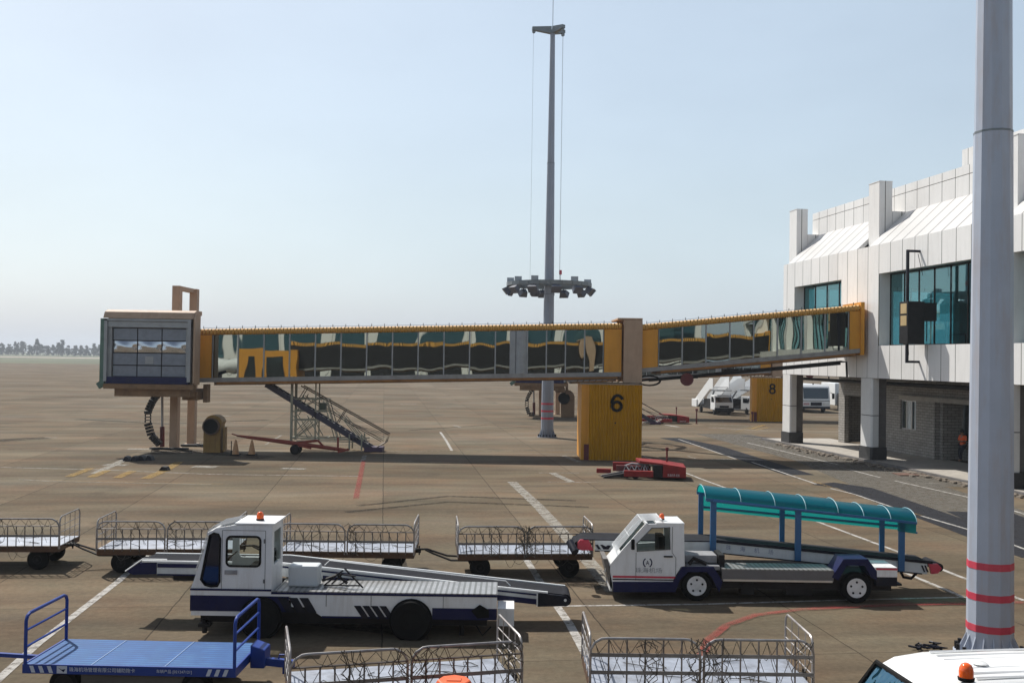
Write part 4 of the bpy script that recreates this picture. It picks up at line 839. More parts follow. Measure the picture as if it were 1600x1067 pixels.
# stair and trestle tower
def stairs(name, label, x, y, s=1.0, tower=True):
    t = thing(name, label, 'access stairs', (x, y, 0), 0, 'wheeled access stairs under the bridges')
    def q(px, z, dy=0): return Vector((x + px * s, y + dy, z * s))
    top, bot = (-6.4, 3.75), (-.25, .1)
    for dy in (0, .75):
        b = MB(); b.bar(q(*top, dy), q(*bot, dy), .07, .30); b.build('stringer', pm('stair_dark', (.045, .038, .06), .6), t)
        b = MB(); a = Vector((-3.9 + .0, 0, 3.55)); 
        p0, p1 = (-4.4, 4.0), (.62, 1.05); b.tube([q(-4.4, 3.7, dy), q(.62, 1.0, dy), q(.45, .55, dy), q(-.2, .18, dy)], .035, 6)
        b.tube([q(-4.3, 3.1, dy), q(.2, .62, dy)], .025, 6)
        for f in (.05, .5): 
            hx, hz = lerp(-4.4, .62, f), lerp(3.7, 1.0, f); b.bar(q(hx, hz, dy), q(hx - .45, hz - .75, dy), .045)
        b.bar(q(-3.6, 3.2, dy), q(-1.7, 1.6, dy), .02); b.bar(q(-1.6, 1.5, dy), q(.5, 1.0, dy), .02); b.bar(q(-1.6, 1.6, dy), q(.3, .8, dy), .02)
        b.build('handrail', pm('rail_brown', (.10, .075, .06), .5, metal=.2), t)
    b = MB(); n = 19
    for i in range(n):
        f = (i + .5) / n; px, z = lerp(top[0], bot[0], f), lerp(top[1], bot[1], f) + .03
        b.box(x + (px - .14) * s, x + (px + .14) * s, y + .03, y + .72, z * s, z * s + .03)
    b.build('treads', GALV, t)
    b = MB(); b.box(x - .75 * s, x + .3 * s, y - .05, y + .8, .02, .28 * s); b.build('foot_frame', pm('foot_purple', (.06, .03, .07), .6), t)
    if tower:
        SG = pm('trestle_grey', (.30, .29, .22), .55, metal=.2, var=.2, dirt=.4)
        b = MB()
        for dy in (0, 1.1):
            for px in (-4.9, -3.55): b.bar(q(px, .55, dy), q(px, 4.4, dy), .13 if px < -4 else .07)
            for z in (.75, 1.75, 2.25, 2.95): b.bar(q(-4.9, z, dy), q(-2.9, z, dy), .06)
            for (a, c) in (((-4.8, .7), (-3.0, 2.0)), ((-4.8, 2.2), (-3.3, 3.1)), ((-4.8, 2.0), (-3.9, .7)), ((-4.7, 2.0), (-4.2, 3.2)), ((-3.1, 2.9), (-2.4, .6)), ((-2.95, 2.9), (-2.25, .6)), ((-4.0, 2.0), (-3.3, .8)), ((-4.6, 1.2), (-3.9, 1.9)), ((-4.7, .8), (-3.9, 1.6)), ((-2.2, 2.1), (-.95, .6)), ((-2.0, 2.0), (-.8, .6))): b.bar(q(*a, dy), q(*c, dy), .045)
            b.bar(q(-4.6, .75, dy), q(-.6, .72, dy), .07); b.bar(q(-4.6, .58, dy), q(-.6, .55, dy), .05)
            for px in (-1.6, -.9): b.bar(q(px, .1, dy), q(px, 1.0, dy), .08)
        for px in (-4.9, -3.55, -2.9): b.bar(q(px, .75, 0), q(px, .75, 1.1), .05); b.bar(q(px, 2.95, 0), q(px, 2.95, 1.1), .05)
        b.build('trestle', SG, t)
        b = MB(); b.box(x - 3.3, x - 2.95, y - .1, y + .2, 2.35, 2.75); b.build('control_box', pm('box_green', (.05, .06, .04), .6), t)
    return t
stairs('access_stairs', 'brown railed steel stairs with grey trestle tower beneath the near jet bridge', -7.55, 56.6)
stairs('access_stairs', 'short railed steel stairs beside the distant red tractor', 12.4, 84.0, .8, tower=False)

# ------------------------------------------------------------------ low red aircraft tractors
def tug(name, label, ox, oy, rz):
    t = thing(name, label, 'aircraft tug', (ox, oy, 0), rz, 'low red aircraft tractors')
    X = Matrix.Translation((ox, oy, 0)) @ Matrix.Rotation(rz, 4, 'Z') @ Matrix.Diagonal((.8, .95, 1.2, 1))
    def n_(): m = MB(); m.X = X; return m
    b = n_(); b.hexa([(.95, -.92, .10), (2.25, -.95, .10), (2.25, .95, .10), (.95, .92, .10)], [(.95, -.92, .62), (2.25, -.95, .50), (2.25, .95, .50), (.95, .92, .62)]); b.build('body', RED, t, bevel=.02)
    b = n_(); b.hexa([(-.35, -.15, .56), (.95, -.9, .565), (.95, .92, .565), (-.55, .95, .56)], [(-.35, -.15, .66), (.95, -.9, .63), (.95, .92, .63), (-.55, .95, .68)]); b.build('top_plate', RED, t, bevel=.01)
    b = n_(); b.box(.42, .945, -.85, .8, .12, .56); b.build('engine_bay', DARK, t)
    b = n_(); b.box(-1.25, .41, -.97, -.72, .10, .33); b.build('side_arm', RED, t, bevel=.02)
    b = n_(); b.box(-1.9, -.3, .72, .98, .16, .50); b.build('side_arm', RED, t, bevel=.02)
    b = n_(); b.box(-1.7, .3, .0, .22, .22, .44); b.build('centre_beam', REDD, t, bevel=.02)
    b = n_(); b.hexa([(-2.45, -.80, .02), (-1.0, -.80, .06), (-1.0, -.45, .06), (-2.45, -.45, .02)], [(-2.35, -.80, .07), (-1.0, -.80, .24), (-1.0, -.45, .24), (-2.35, -.45, .07)]); b.build('cradle_arm', DARK, t)
    b = n_(); b.hexa([(-2.6, -.25, .02), (-1.2, -.25, .06), (-1.2, .05, .06), (-2.6, .05, .02)], [(-2.5, -.25, .07), (-1.2, -.25, .26), (-1.2, .05, .26), (-2.5, .05, .07)]); b.build('cradle_arm', pm('worn_steel', (.10, .095, .10), .5, metal=.4, var=.3), t)
    b = n_(); b.box(-2.85, -2.0, .28, .5, .10, .27); b.build('wheel_pad', RED, t, bevel=.02)
    for yy in (-.6, .62): wheel(t, X @ Vector((-.6, yy, .17)), .2, .16, DARK)
    b = n_()
    for k in range(5): b.tube([(-1.3 + k * .32, -.35 + .1 * (k % 2), .2), (-1.15 + k * .32, -.1, .46), (-.95 + k * .3, -.4 + .12 * (k % 3), .3)], .028, 5)
    b.tube([(-.2, -.6, .2), (-.05, -.5, .52), (.1, -.62, .3)], .03, 5); b.tube([(-1.6, .3, .3), (-.8, .35, .5), (.2, .3, .45)], .04, 5); b.build('linkage', GREYM, t)
    b = n_(); b.cyl((1.25, .5, .55), (1.25, .5, 1.05), .055, 8); b.cyl((1.25, .5, 1.02), (1.25, .5, 1.15), .09, 8); b.build('steering_post', REDD, t)
    text(t, 'lettering', '珠海机场 机务', .11, pm('letter_white', (.6, .55, .55), .6), X @ face_cam(1.55, -.968, .19), ext=.001)
    return t
tug('aircraft_tug', 'low red towbarless tractor parked in front of hut number 6', 6.3, 46.4, rad(-6))
tug('aircraft_tug', 'low dark red tractor in the distance beyond hut number 6', 13.4, 86.0, rad(4))
for x, y, h, lb in ((15.95, 85.6, 1.3, 'dark marker post at the end of the distant red tractor'), (21.7, 89.6, .9, 'red marker post against the left of hut number 8')):
    b = MB(); b.lathe([(.10, 0), (.10, .04), (.06, .05), (.055, h - .2), (.11, h - .18), (.11, h), (.04, h + .03)], (x, y, 0), 10); o = b.build('marker_post', REDD); tag(o, lb, 'post', 'short posts on the apron')

# ------------------------------------------------------------------ distant trucks
def base_cab(parent, X, x0, x1, y0, y1, z0, zt, m=WHITEC):
    """truck cab facing -y (front), windscreen raked"""
    b = MB(); b.X = X; zm = z0 + (zt - z0) * .48
    prof = [(y0, z0), (y0 - .02, zm), (y0 + .28, zt - .08), (y0 + .45, zt), (y1, zt), (y1, z0)]
    b.prism(prof, 'x', x0, x1); c = b.build('cab', m, parent, bevel=.04)
    b = MB(); b.X = X; b.hexa([(x0 + .1, y0 - .03, zm + .06), (x1 - .1, y0 - .03, zm + .06), (x1 - .1, y0 + .05, zm + .06), (x0 + .1, y0 + .05, zm + .06)], [(x0 + .12, y0 + .25, zt - .16), (x1 - .12, y0 + .25, zt - .16), (x1 - .12, y0 + .33, zt - .16), (x0 + .12, y0 + .33, zt - .16)]); b.build('windscreen', VGLASS, c)
    b = MB(); b.X = X
    for xx in (x0 - .012, x1 + .012): b.add([(xx, y0 + .25, zm + .05), (xx, y1 - .3, zm + .05), (xx, y1 - .3, zt - .2), (xx, y0 + .48, zt - .2)], [(0, 1, 2, 3)])
    b.build('side_window', VGLASS, c)
    return c
def stair_truck(name, label, x, y, rz, cabw=1.75, pickup=False):
    t = thing(name, label, 'stair truck', (x, y, 0), rz, 'white passenger stair trucks')
    X = Matrix.Translation((x, y, 0)) @ Matrix.Rotation(rz, 4, 'Z')
    def n_(): m = MB(); m.X = X; return m
    c = base_cab(t, X, -cabw / 2, cabw / 2, -2.6, -1.2, .5, 2.0 if not pickup else 1.85)
    if pickup:
        b = n_(); b.box(-cabw / 2, cabw / 2, -3.5, -2.6, .45, 1.15); b.build('bonnet', WHITEC, t, bevel=.06)
    fy = -2.62 if not pickup else -3.52
    b = n_(); b.box(-cabw / 2 - .02, cabw / 2 + .02, fy - .12, fy + .1, .35, .72); b.box(-.5, .5, fy - .02, fy, .75, .95); b.build('bumper', DARK, t)
    for s in (-1, 1):
        b = n_(); b.box(s * .62 - .14, s * .62 + .14, fy - .03, fy, .78, .98); b.build('headlight', SILV, t)
        b = n_(); b.box(s * (cabw / 2 + .15) - .07, s * (cabw / 2 + .15) + .07, -2.5, -2.42, 1.3, 1.65); b.build('mirror', DARK, t)
        for yy in (-1.9, 2.2): wheel(t, X @ Vector((s * .75, yy, .38)), .38, .22, DARK, ax='x')
    b = n_(); b.box(-.8, .8, -1.2, 3.2, .55, .8); b.build('chassis', DARK, t)
    # stairs rising forward over the cab: tall white side boards
    prof = [(3.3, .5), (3.7, .6), (3.7, 1.45), (-.7, 3.65), (-1.7, 3.65), (-1.7, 2.55), (-.8, 2.55)]
    for s in (-1, 1):
        b = n_(); b.prism(prof, 'x', s * .85 - .03, s * .85 + .03); b.build('side_board', WHITEC, t)
    b = n_()
    for i in range(16): f = i / 15; b.box(-.8, .8, lerp(3.3, -1.3, f) - .16, lerp(3.3, -1.3, f) + .16, lerp(.6, 2.75, f), lerp(.6, 2.75, f) + .04)
    b.box(-.8, .8, -2.6, -1.0, 2.42, 2.5); b.build('treads', GREYM, t)
    b = n_(); b.box(-1.0, 1.0, 3.0, 4.6, .55, 1.35); b.build('rear_locker', WHITEC, t, bevel=.03)
    b = n_(); b.bar((.0, 1.8, .8), (0, .4, 2.3), .12); b.box(-.7, .7, -.9, 1.5, .8, 1.5); b.build('lift_frame', DARK, t)
    return t
stair_truck('stair_truck', 'white stair truck with raised side boards, left one beside hut number 8', 21.0, 102.5, rad(8), 1.9)
stair_truck('stair_truck', 'white pickup based stair truck partly hidden by hut number 8', 23.7, 103.5, rad(30), 1.8, pickup=True)
# side-parked mobile stairs behind the trucks
t = thing('mobile_stairs', 'white mobile passenger stairs standing behind the left stair truck', 'mobile stairs', (24.0, 112, 0), rad(20))
X = Matrix.Translation((24.2, 112, 0)) @ Matrix.Rotation(rad(20), 4, 'Z')
for s in (-1, 1):
    b = MB(); b.X = X; b.prism([(2.5, .3), (2.8, .3), (2.8, 1.3), (-.4, 3.9), (-1.8, 3.9), (-1.8, 2.4), (-.6, 2.4)], 'x', s * .8 - .03, s * .8 + .03); b.build('side_board', WHITEC, t)
b = MB(); b.X = X
for i in range(12): f = i / 11; b.box(-.77, .77, lerp(2.5, -.6, f) - .15, lerp(2.5, -.6, f) + .15, lerp(.4, 2.4, f), lerp(.4, 2.4, f) + .04)
b.box(-.8, .8, -1.7, -.7, .1, 2.35); b.build('steps', GREYM, t)
# bus
t = thing('shuttle_bus', 'white bus with large dark windscreen seen between the terminal columns', 'bus', (33.0, 107.5, 0), rad(3))
X = Matrix.Translation((32.9, 107.5, 0)) @ Matrix.Rotation(rad(7), 4, 'Z')
def n_(): m = MB(); m.X = X; return m
b = n_(); prof = [(-.0, .45), (-.05, 1.3), (.18, 2.75), (.5, 3.0), (8.5, 3.0), (8.5, .45)]; b.prism(prof, 'x', -1.6, 1.6); b.build('body', WHITEC, t, bevel=.08)
b = n_(); b.hexa([(-1.4, -.05, 1.5), (1.4, -.05, 1.5), (1.4, .04, 1.5), (-1.4, .04, 1.5)], [(-1.4, .15, 2.65), (1.4, .15, 2.65), (1.4, .22, 2.65), (-1.4, .22, 2.65)]); b.build('windscreen', VGLASS, t)
b = n_(); b.box(-.62, .62, -.075, -.02, .75, 1.12); b.box(-1.55, 1.55, -.12, .02, .42, .66); b.box(-1.5, 1.5, -.066, -.02, 1.25, 1.31); b.build('grille', NAVYK, t)
for s in (-1, 1):
    b = n_(); b.box(s * 1.1 - .32, s * 1.1 + .32, -.08, -.02, .82, 1.05); b.build('headlight', pm('lamp_pink', (.5, .3, .32), .3) if s < 0 else SILV, t)
    b = n_(); b.box(s * 1.85 - .13, s * 1.85 + .13, -.25, -.15, 1.5, 2.1); b.bar((s * 1.6, 0, 2.2), (s * 1.85, -.2, 2.0), .05); b.build('mirror', DARK, t)
    for yy in (1.4, 6.6): wheel(t, X @ Vector((s * 1.42, yy, .45)), .45, .28, DARK, ax='x')
b = n_(); b.box(-1.612, -1.602, .5, 8.2, 1.45, 2.6); b.box(1.602, 1.612, .5, 8.2, 1.45, 2.6); b.build('side_windows', VGLASS, t)
b = n_(); b.cyl((0, .8, 3.0), (0, .8, 3.15), .08, 8); b.build('roof_beacon', DARK, t)
t = thing('box_truck', 'pale box van partly hidden to the right of the bus', 'van', (37.2, 112, 0))
b = MB(); b.box(36.4, 39.0, 112, 117, .6, 3.1); b.build('box_body', WHITEC, t, bevel=.05)
b = MB(); b.box(36.6, 38.8, 110.5, 111.95, .5, 2.0); b.build('cab', DARK, t, bevel=.1)
for xx in (36.6, 38.7):
    for yy in (111, 116): wheel(t, (xx, yy, .4), .4, .25, DARK, ax='x')

# ------------------------------------------------------------------ belt loaders
def rounded_rect(x0, x1, z0, z1, r):
    pts = []
    for cx, cz, a0 in ((x1 - r, z0 + r, -90), (x1 - r, z1 - r, 0), (x0 + r, z1 - r, 90), (x0 + r, z0 + r, 180)): pts += arc(cx, cz, r, a0, a0 + 90, 4)
    return pts
def skin_face(b, outer, holes, y):
    """flat xz polygon with holes at depth y, tessellated"""
    from mathutils.geometry import tessellate_polygon
    loops = [[Vector((x, z, 0)) for x, z in outer]] + [[Vector((x, z, 0)) for x, z in h] for h in holes]
    flat = [p for l in loops for p in l]; tr = tessellate_polygon(loops)
    b.add([(p.x, y, p.y) for p in flat], [tuple(q) for q in tr])
def rim_loop(b, loop, y0, y1):
    n = len(loop); b.add([(x, y0, z) for x, z in loop] + [(x, y1, z) for x, z in loop], [(i, (i + 1) % n, n + (i + 1) % n, n + i) for i in range(n)])
def cab_shell(parent, outer, holes, y0, y1, m, th=.05):
    """hollow cab: two side skins with window openings, plus front/roof/back strips between them"""
    b = MB()
    for y, yi in ((y0, y0 + th), (y1, y1 - th)):
        skin_face(b, outer, holes, y); skin_face(b, outer, holes, yi)
        rim_loop(b, outer, y, yi)
        for h in holes: rim_loop(b, h, y, yi)
    return b.build('cab_sides', m, parent)

def belt_poly(b, top, th, y0, y1):
    """closed slab following a polyline (x,z) of its top, thickness th downward"""
    for i in range(len(top) - 1):
        (xa, za), (xb, zb_) = top[i], top[i + 1]
        b.hexa([(xa, y0, za - th), (xb, y0, zb_ - th), (xb, y1, zb_ - th), (xa, y1, za - th)], [(xa, y0, za), (xb, y0, zb_), (xb, y1, zb_), (xa, y1, za)])
def beacon(parent, x, y, z, s=1.0):
    b = MB(); b.lathe([(.075 * s, 0), (.08 * s, .03 * s), (.06 * s, .04 * s)], (x, y, z), 16); bb = b.build('beacon', BLACK, parent)
    b = MB(); b.lathe([(.070 * s, .035 * s), (.071 * s, .09 * s), (.064 * s, .125 * s), (.048 * s, .155 * s), (.022 * s, .17 * s)], (x, y, z), 16); b.build('amber_lens', AMB, bb)

# near loader: body front x=-6.3, rear x=-.31, near side y=19.4
t = thing('belt_loader', 'white and navy belt loader with boxy cab, conveyor sloping down to the right', 'belt loader', (-3.3, 20.3, 0), 0, 'belt loaders parked on the apron')
NL = t; y0, y1 = 19.4, 20.32
outer = [(-6.24, .52), (-6.25, .93), (-5.90, 2.02), (-5.78, 2.10), (-5.42, 2.16), (-4.69, 2.17), (-4.69, .85), (-4.69, .42)]
win = rounded_rect(-5.57, -4.92, 1.37, 1.94, .08)
qwin = [(-6.06, 1.10), (-5.98, 1.0), (-5.86, .97), (-5.74, .98), (-5.70, 1.06), (-5.70, 1.90), (-5.74, 1.98), (-5.83, 2.0), (-5.90, 1.96)]
cab_shell(t, outer, [win, qwin], y0, y1, WHITE)
b = MB(); b.box(-5.42, -4.64, y0 - .02, y1 + .02, 2.175, 2.205); b.box(-4.74, -4.69, y0 + .06, y1 - .06, .85, 1.38); b.box(-4.74, -4.69, y0 + .06, y0 + .16, 1.38, 2.17); b.box(-4.74, -4.69, y1 - .16, y1 - .06, 1.38, 2.17); b.box(-4.74, -4.69, y0 + .16, y1 - .16, 2.02, 2.17)
b.box(-6.245, -6.20, y0 + .05, y1 - .05, .52, .96); b.bar((-5.93, y0 + .05, 2.0), (-5.44, y0 + .05, 2.14), .05); b.bar((-5.93, y1 - .05, 2.0), (-5.44, y1 - .05, 2.14), .05); b.bar((-5.93, y0 + .03, 1.98), (-5.93, y1 - .03, 1.98), .06); b.bar((-6.22, (y0 + y1) / 2, .96), (-6.16, (y0 + y1) / 2, 1.08), y1 - y0 - .1, .05, up=(1, 0, .3)); b.build('cab_shell', WHITE, t)
b = MB(); b.quad((-6.16, y0 + .06, 1.1), (-6.16, y1 - .06, 1.1), (-5.92, y1 - .06, 1.96), (-5.92, y0 + .06, 1.96)); b.build('windscreen', VCLEAR, t)
b = MB(); b.quad((-4.715, y0 + .16, 1.38), (-4.715, y1 - .16, 1.38), (-4.715, y1 - .16, 2.02), (-4.715, y0 + .16, 2.02)); b.build('rear_window', VCLEAR, t)
b = MB(); skin_face(b, win, [], y0 + .025); b.build('door_window', VCLEAR, t)
b = MB(); skin_face(b, qwin, [], y0 + .025); b.build('quarter_window', glassy('quarter_glass', (.3, .35, .5), .12, (.006, .009, .022), .05), t)
b = MB(); b.tube([(x, y0 - .003, z) for x, z in win], .022, 6, closed=True); b.tube([(x, y0 - .003, z) for x, z in qwin], .022, 6, closed=True); b.build('window_seal', BLACK, t)
b = MB(); 
for (p, q) in (((-5.66, .80), (-5.66, 2.06)), ((-4.82, .84), (-4.82, 2.06)), ((-5.66, 2.06), (-4.82, 2.06))): b.bar((p[0], y0 - .002, p[1]), (q[0], y0 - .002, q[1]), .008)
b.box(-4.85, -4.82, y0 - .02, y0, 1.82, 1.90); b.box(-4.85, -4.82, y0 - .02, y0, 1.05, 1.12); b.build('door_gap', pm('gap_dark', (.12, .12, .12), .7), t)
b = MB(); b.box(-5.60, -5.36, y0 - .02, y0 - .001, 1.21, 1.29); b.box(-5.58, -5.38, y0 - .035, y0 - .02, 1.235, 1.265); b.build('door_handle', GALV, t)
# cab interior: seat, wheel, console
b = MB(); b.box(-5.2, -4.8, y0 + .2, y1 - .2, .9, 1.35); b.box(-4.9, -4.75, y0 + .25, y1 - .25, 1.3, 1.62); b.build('seat', BLACK, t, bevel=.04)
b = MB(); pts = [(-5.62 + .17 * math.cos(a) * .7, y0 + .45 + .17 * math.sin(a), 1.46 + .17 * math.cos(a) * .6) for a in [i * 2 * math.pi / 14 for i in range(14)]]; b.tube(pts, .014, 5, closed=True); b.tube([(-5.62, y0 + .45, 1.46), (-5.95, y0 + .45, 1.0)], .02, 5); b.box(-6.15, -5.8, y0 + .1, y1 - .1, .9, 1.12); b.build('steering_wheel', DARK, t)
b = MB()  # mesh guard over the windscreen
for i in range(15):
    yy = lerp(y0 + .02, y1 - .02, i / 14); b.tube([(-6.18, yy, 1.25), (-5.95, yy, 2.04), (-5.84, yy, 2.13), (-5.45, yy, 2.21)], .005, 4)
for f in [k / 13 for k in range(14)]:
    P_ = [(-6.18, 1.25), (-5.95, 2.04), (-5.84, 2.13), (-5.45, 2.21)]; s_ = f * 3; i = min(2, int(s_)); u = s_ - i; xx, zz = lerp(P_[i][0], P_[i + 1][0], u), lerp(P_[i][1], P_[i + 1][1], u); b.tube([(xx, y0 + .02, zz), (xx, y1 - .02, zz)], .005, 4)
b.build('windscreen_guard', GREYM, t)
beacon(t, -5.02, y0 + .35, 2.205, 1.0)
# lower body
b = MB(); b.prism([(-6.26, .80), (-6.26, .93), (-4.69, .93), (-4.69, .88), (-.31, .88), (-.31, .60), (-4.3, .60), (-4.3, .80)], 'y', y0 - .012, y0 + .02); b.box(-4.65, -.31, y0 + .02, y1 + .1, .72, .875); b.build('body_side', WHITE, t)
b = MB(); b.box(-6.265, -4.69, y0 - .02, y0 + .02, .895, .93); b.box(-4.69, -.30, y0 - .02, y0 + .02, .842, .88); b.build('trim_line', NAVY, t)
b = MB(); b.box(-6.26, -4.35, y0 - .015, y0 + .03, .50, .80); b.box(-6.26, -6.19, y0 + .03, y1, .50, .95); b.build('front_skirt', NAVY, t)
b = MB(); b.box(-6.24, -5.25, y0 - .01, y0 + .05, .41, .50); b.build('sill', WHITE, t)
b = MB(); b.prism([(-3.78, .46), (-4.28, .79), (-4.28, .60), (-.31, .60), (-.31, .42), (-2.3, .42)][1:2] + [(-.31, .79), (-.31, .42), (-3.70, .42)], 'y', y0 - .011, y0 + .018); b.build('side_panel', WHITE, t)
b = MB(); b.box(-1.56, -.305, y0 - .02, y0 - .012, .42, .62); b.box(-3.70, -.31, y0 - .022, y0 - .012, .40, .435); b.build('navy_band', NAVY, t)
b = MB()
for k in range(3): x = -4.56 + k * .21; b.prism([(x, .78), (x + .17, .78), (x + .34, .50), (x + .17, .50)], 'y', y0 - .026, y0 - .02)
for k in range(4): x = -3.08 + k * .165; b.prism([(x, .645), (x + .13, .645), (x + .30, .40), (x + .17, .40)], 'y', y0 - .028, y0 - .022)
b.build('slash_decal', NAVYK, t)
# wheel arches and wheels
for cx in (-4.88, -1.97):
    b = MB(); b.lathe([(.42, 0), (.42, .03), (.1, .03)], (cx, y0 - .045, .375), 28, 'y'); b.build('wheel_arch', BLACK, t)
    wheel(t, (cx, y0 + .0, .385), .385, .24, BLACK); wheel(t, (cx, y1 + .75, .385), .385, .24, BLACK)
b = MB(); b.box(-6.1, -.5, y0 + .15, y1 + .7, .25, .62); b.cyl((-6.0, y0 + .1, .05), (-6.0, y0 + .1, .3), .05, 8); b.box(-6.1, -5.88, y0, y0 + .2, .18, .24); b.cyl((-1.0, y0 + .3, .02), (-1.0, y0 + .3, .4), .05, 8); b.build('chassis', DARK, t)
b = MB()
for xs__ in (-3.62, -2.75, -1.35): b.bar((xs__, y0 - .0135, .62), (xs__, y0 - .0135, .84), .010)
b.build('panel_seam', pm('gap_dark', (.12, .12, .12), .7), t)
b = MB(); b.tube([(-3.8, y0 + .3, .42), (-3.2, y0 + .25, .30), (-2.6, y0 + .3, .42)], .02, 5); b.tube([(-1.4, y0 + .25, .42), (-.9, y0 + .2, .28), (-.5, y0 + .25, .42)], .018, 5); b.build('hose', BLACK, t)
# deck plate, tank, lashing
b = MB(); b.box(-4.64, -.31, y0, y1 + .12, .881, .90); b.build('deck_plate', CHECK, t)
b = MB(); b.box(-4.45, -3.85, y0 + .35, y0 + .72, .901, 1.32); b.build('fuel_tank', OFFW, t, bevel=.04)
b = MB()
for p, q in (((-3.75, .92), (-3.35, 1.26)), ((-3.35, 1.26), (-2.95, .93)), ((-3.5, 1.15), (-3.1, 1.15)), ((-3.75, .92), (-3.0, .97)), ((-3.6, .95), (-3.35, 1.2)), ((-3.45, .93), (-3.2, 1.1))): b.bar((p[0], y0 + .45, p[1]), (q[0], y0 + .25, q[1]), .025)
b.tube([(-3.8, y0 + .5, 1.0), (-3.5, y0 + .5, 1.12), (-3.3, y0 + .5, .95)], .03, 5); b.build('support_frame', DARK, t)
b = MB(); b.box(-.30, .03, y0 + .25, y0 + .9, .22, .56); b.build('rear_step', WHITE, t)
b = MB(); b.prism([(-.68, .44), (-.80, .58), (-.64, .70), (-.46, .60), (-.46, .46)], 'y', y0 - .05, y0 - .02); b.tube([(-.7, y0 - .04, .3), (-.58, y0 - .06, .12), (-.42, y0 - .04, .28)], .015, 5); b.build('tow_hook', BLACK, t)
# conveyor
cy0, cy1 = y1 + .18, y1 + 1.02
ctop = [(-7.62, 1.22), (-4.75, 1.22), (1.12, .66)]
b = MB(); belt_poly(b, [(-7.85, 1.12), (-7.60, 1.205), (-4.75, 1.205), (1.08, .64)], .05, cy0 + .05, cy1 - .05); b.cyl((-7.80, cy0 + .05, 1.06), (-7.80, cy1 - .05, 1.06), .09, 14); b.cyl((1.08, cy0 + .03, .53), (1.08, cy1 - .03, .53), .125, 18); cv = b.build('conveyor_belt', BELT, t)
b = MB(); belt_poly(b, ctop[:2] + [(.72, .70)], .035, cy0, cy0 + .05); belt_poly(b, ctop, .035, cy1 - .05, cy1); b.build('side_rail', WHITEC, cv)
b = MB(); belt_poly(b, [(-7.31, 1.18), (-4.75, 1.18), (.55, .675)], .24, cy0 + .005, cy0 + .045); b.build('side_panel', OFFW, cv)
b = MB(); belt_poly(b, [(-7.30, 1.165), (-4.75, 1.165)], .08, cy0 - .004, cy0 + .004); belt_poly(b, [(-4.75, 1.155), (.5, .655)], .035, cy0 - .004, cy0 + .004); belt_poly(b, [(-3.9, .97), (.5, .55)], .11, cy0 - .003, cy0 + .004)
b.prism([(-7.95, 1.0), (-7.66, 1.17), (-7.32, 1.17), (-7.32, .95), (-7.8, .93)], 'y', cy0, cy0 + .05); belt_poly(b, [(-7.3, .955), (-4.75, .955)], .03, cy0 - .003, cy0 + .004); b.build('navy_trim', NAVY, cv)
b = MB(); b.prism([(.52, .675), (1.1, .62), (1.2, .53), (1.1, .42), (.52, .40)], 'y', cy0 - .012, cy0 + .05); b.build('drum_cover', NAVYK, cv)
b = MB(); b.box(.49, .515, cy0 - .015, cy0 - .002, .41, .67); b.cyl((1.08, cy0 - .02, .54), (1.08, cy0 - .012, .54), .03, 8); b.build('cover_edge', WHITEC, cv)
b = MB()
for xa, xb in ((-3.9, -.05),):
    f = lambda x: lerp(1.22, .66, (x + 4.75) / 5.87); b.tube([(xa, cy0 + .2, f(xa)), (xa + .1, cy0 + .2, f(xa) + .10), (xb - .1, cy0 + .2, f(xb) + .10), (xb, cy0 + .2, f(xb))], .012, 5)
b.tube([(-5.55, cy0 + .05, 1.22), (-5.50, cy0 + .05, 1.32), (-5.0, cy0 + .05, 1.32), (-4.95, cy0 + .05, 1.22)], .012, 5); b.tube([(-7.95, cy0 - .01, 1.0), (-7.6, cy0 - .01, 1.25), (-7.1, cy0 - .01, 1.25)], .015, 5)
b.build('guide_rail', WHITEC, cv)
b = MB(); b.box(-7.0, -5.2, cy0 + .1, cy1 - .1, .80, .93); b.build('conveyor_frame', DARK, cv)
wheel(cv, (-6.45, cy0 + .1, .80), .10, .08, GALV)

NL.location.x += .09
# far loader with canopy
t = thing('belt_loader', 'white belt loader with teal arched canopy over its conveyor and grilled cab', 'belt loader', (5, 23.6, 0), 0, 'belt loaders parked on the apron')
y0, y1 = 22.8, 23.75
K = 22.8 / 1555.56
def fx(px): return (px - 800) * K
def fz(px, py): return 5.5 - (py - (558 + .0147 * (px - 800))) * K
def FP(*l): return [(fx(a), fz(a, c)) for a, c in l]
outer = FP((959, 922), (954, 880), (971, 862), (1010, 818), (1068, 816), (1070, 883), (1064, 884), (1053, 903), (1050, 922))
win = FP((995, 860), (995, 848), (1018, 824), (1046, 823), (1047, 857))
cab_shell(t, outer, [win], y0, y1, WHITE, .04)
b = MB(); (xa, za), (xb, zb_) = FP((1010, 818), (1068, 816)); b.box(xa + .22, xb + .01, y0 - .01, y1 + .01, za, za + .035); b.box(xb - .05, xb, y0 + .04, y1 - .04, .8, za)
(xa, za), (xb, zb_) = FP((954, 880), (971, 862)); b.hexa([(xa - .02, y0 - .005, za - .03), (xa + .02, y0 - .005, za - .05), (xa + .02, y1, za - .05), (xa - .02, y1, za - .03)], [(xb - .02, y0 - .005, zb_ + .01), (xb + .02, y0 - .005, zb_ - .01), (xb + .02, y1, zb_ - .01), (xb - .02, y1, zb_ + .01)]); b.box(xa, xa + .05, y0 + .02, y1 - .02, .2, za - .05); b.build('cab_shell', WHITEC, t)
(xa, za), (xb, zb_) = FP((971, 862), (1010, 818)); b = MB(); b.quad((xa, y0 + .05, za), (xa, y1 - .05, za), (xb, y1 - .05, zb_), (xb, y0 + .05, zb_)); b.build('windscreen', VCLEAR, t)
b = MB()
for yy in (y0 + .02, y1 - .02): b.bar((xa, yy, za), (xb, yy, zb_), .05)
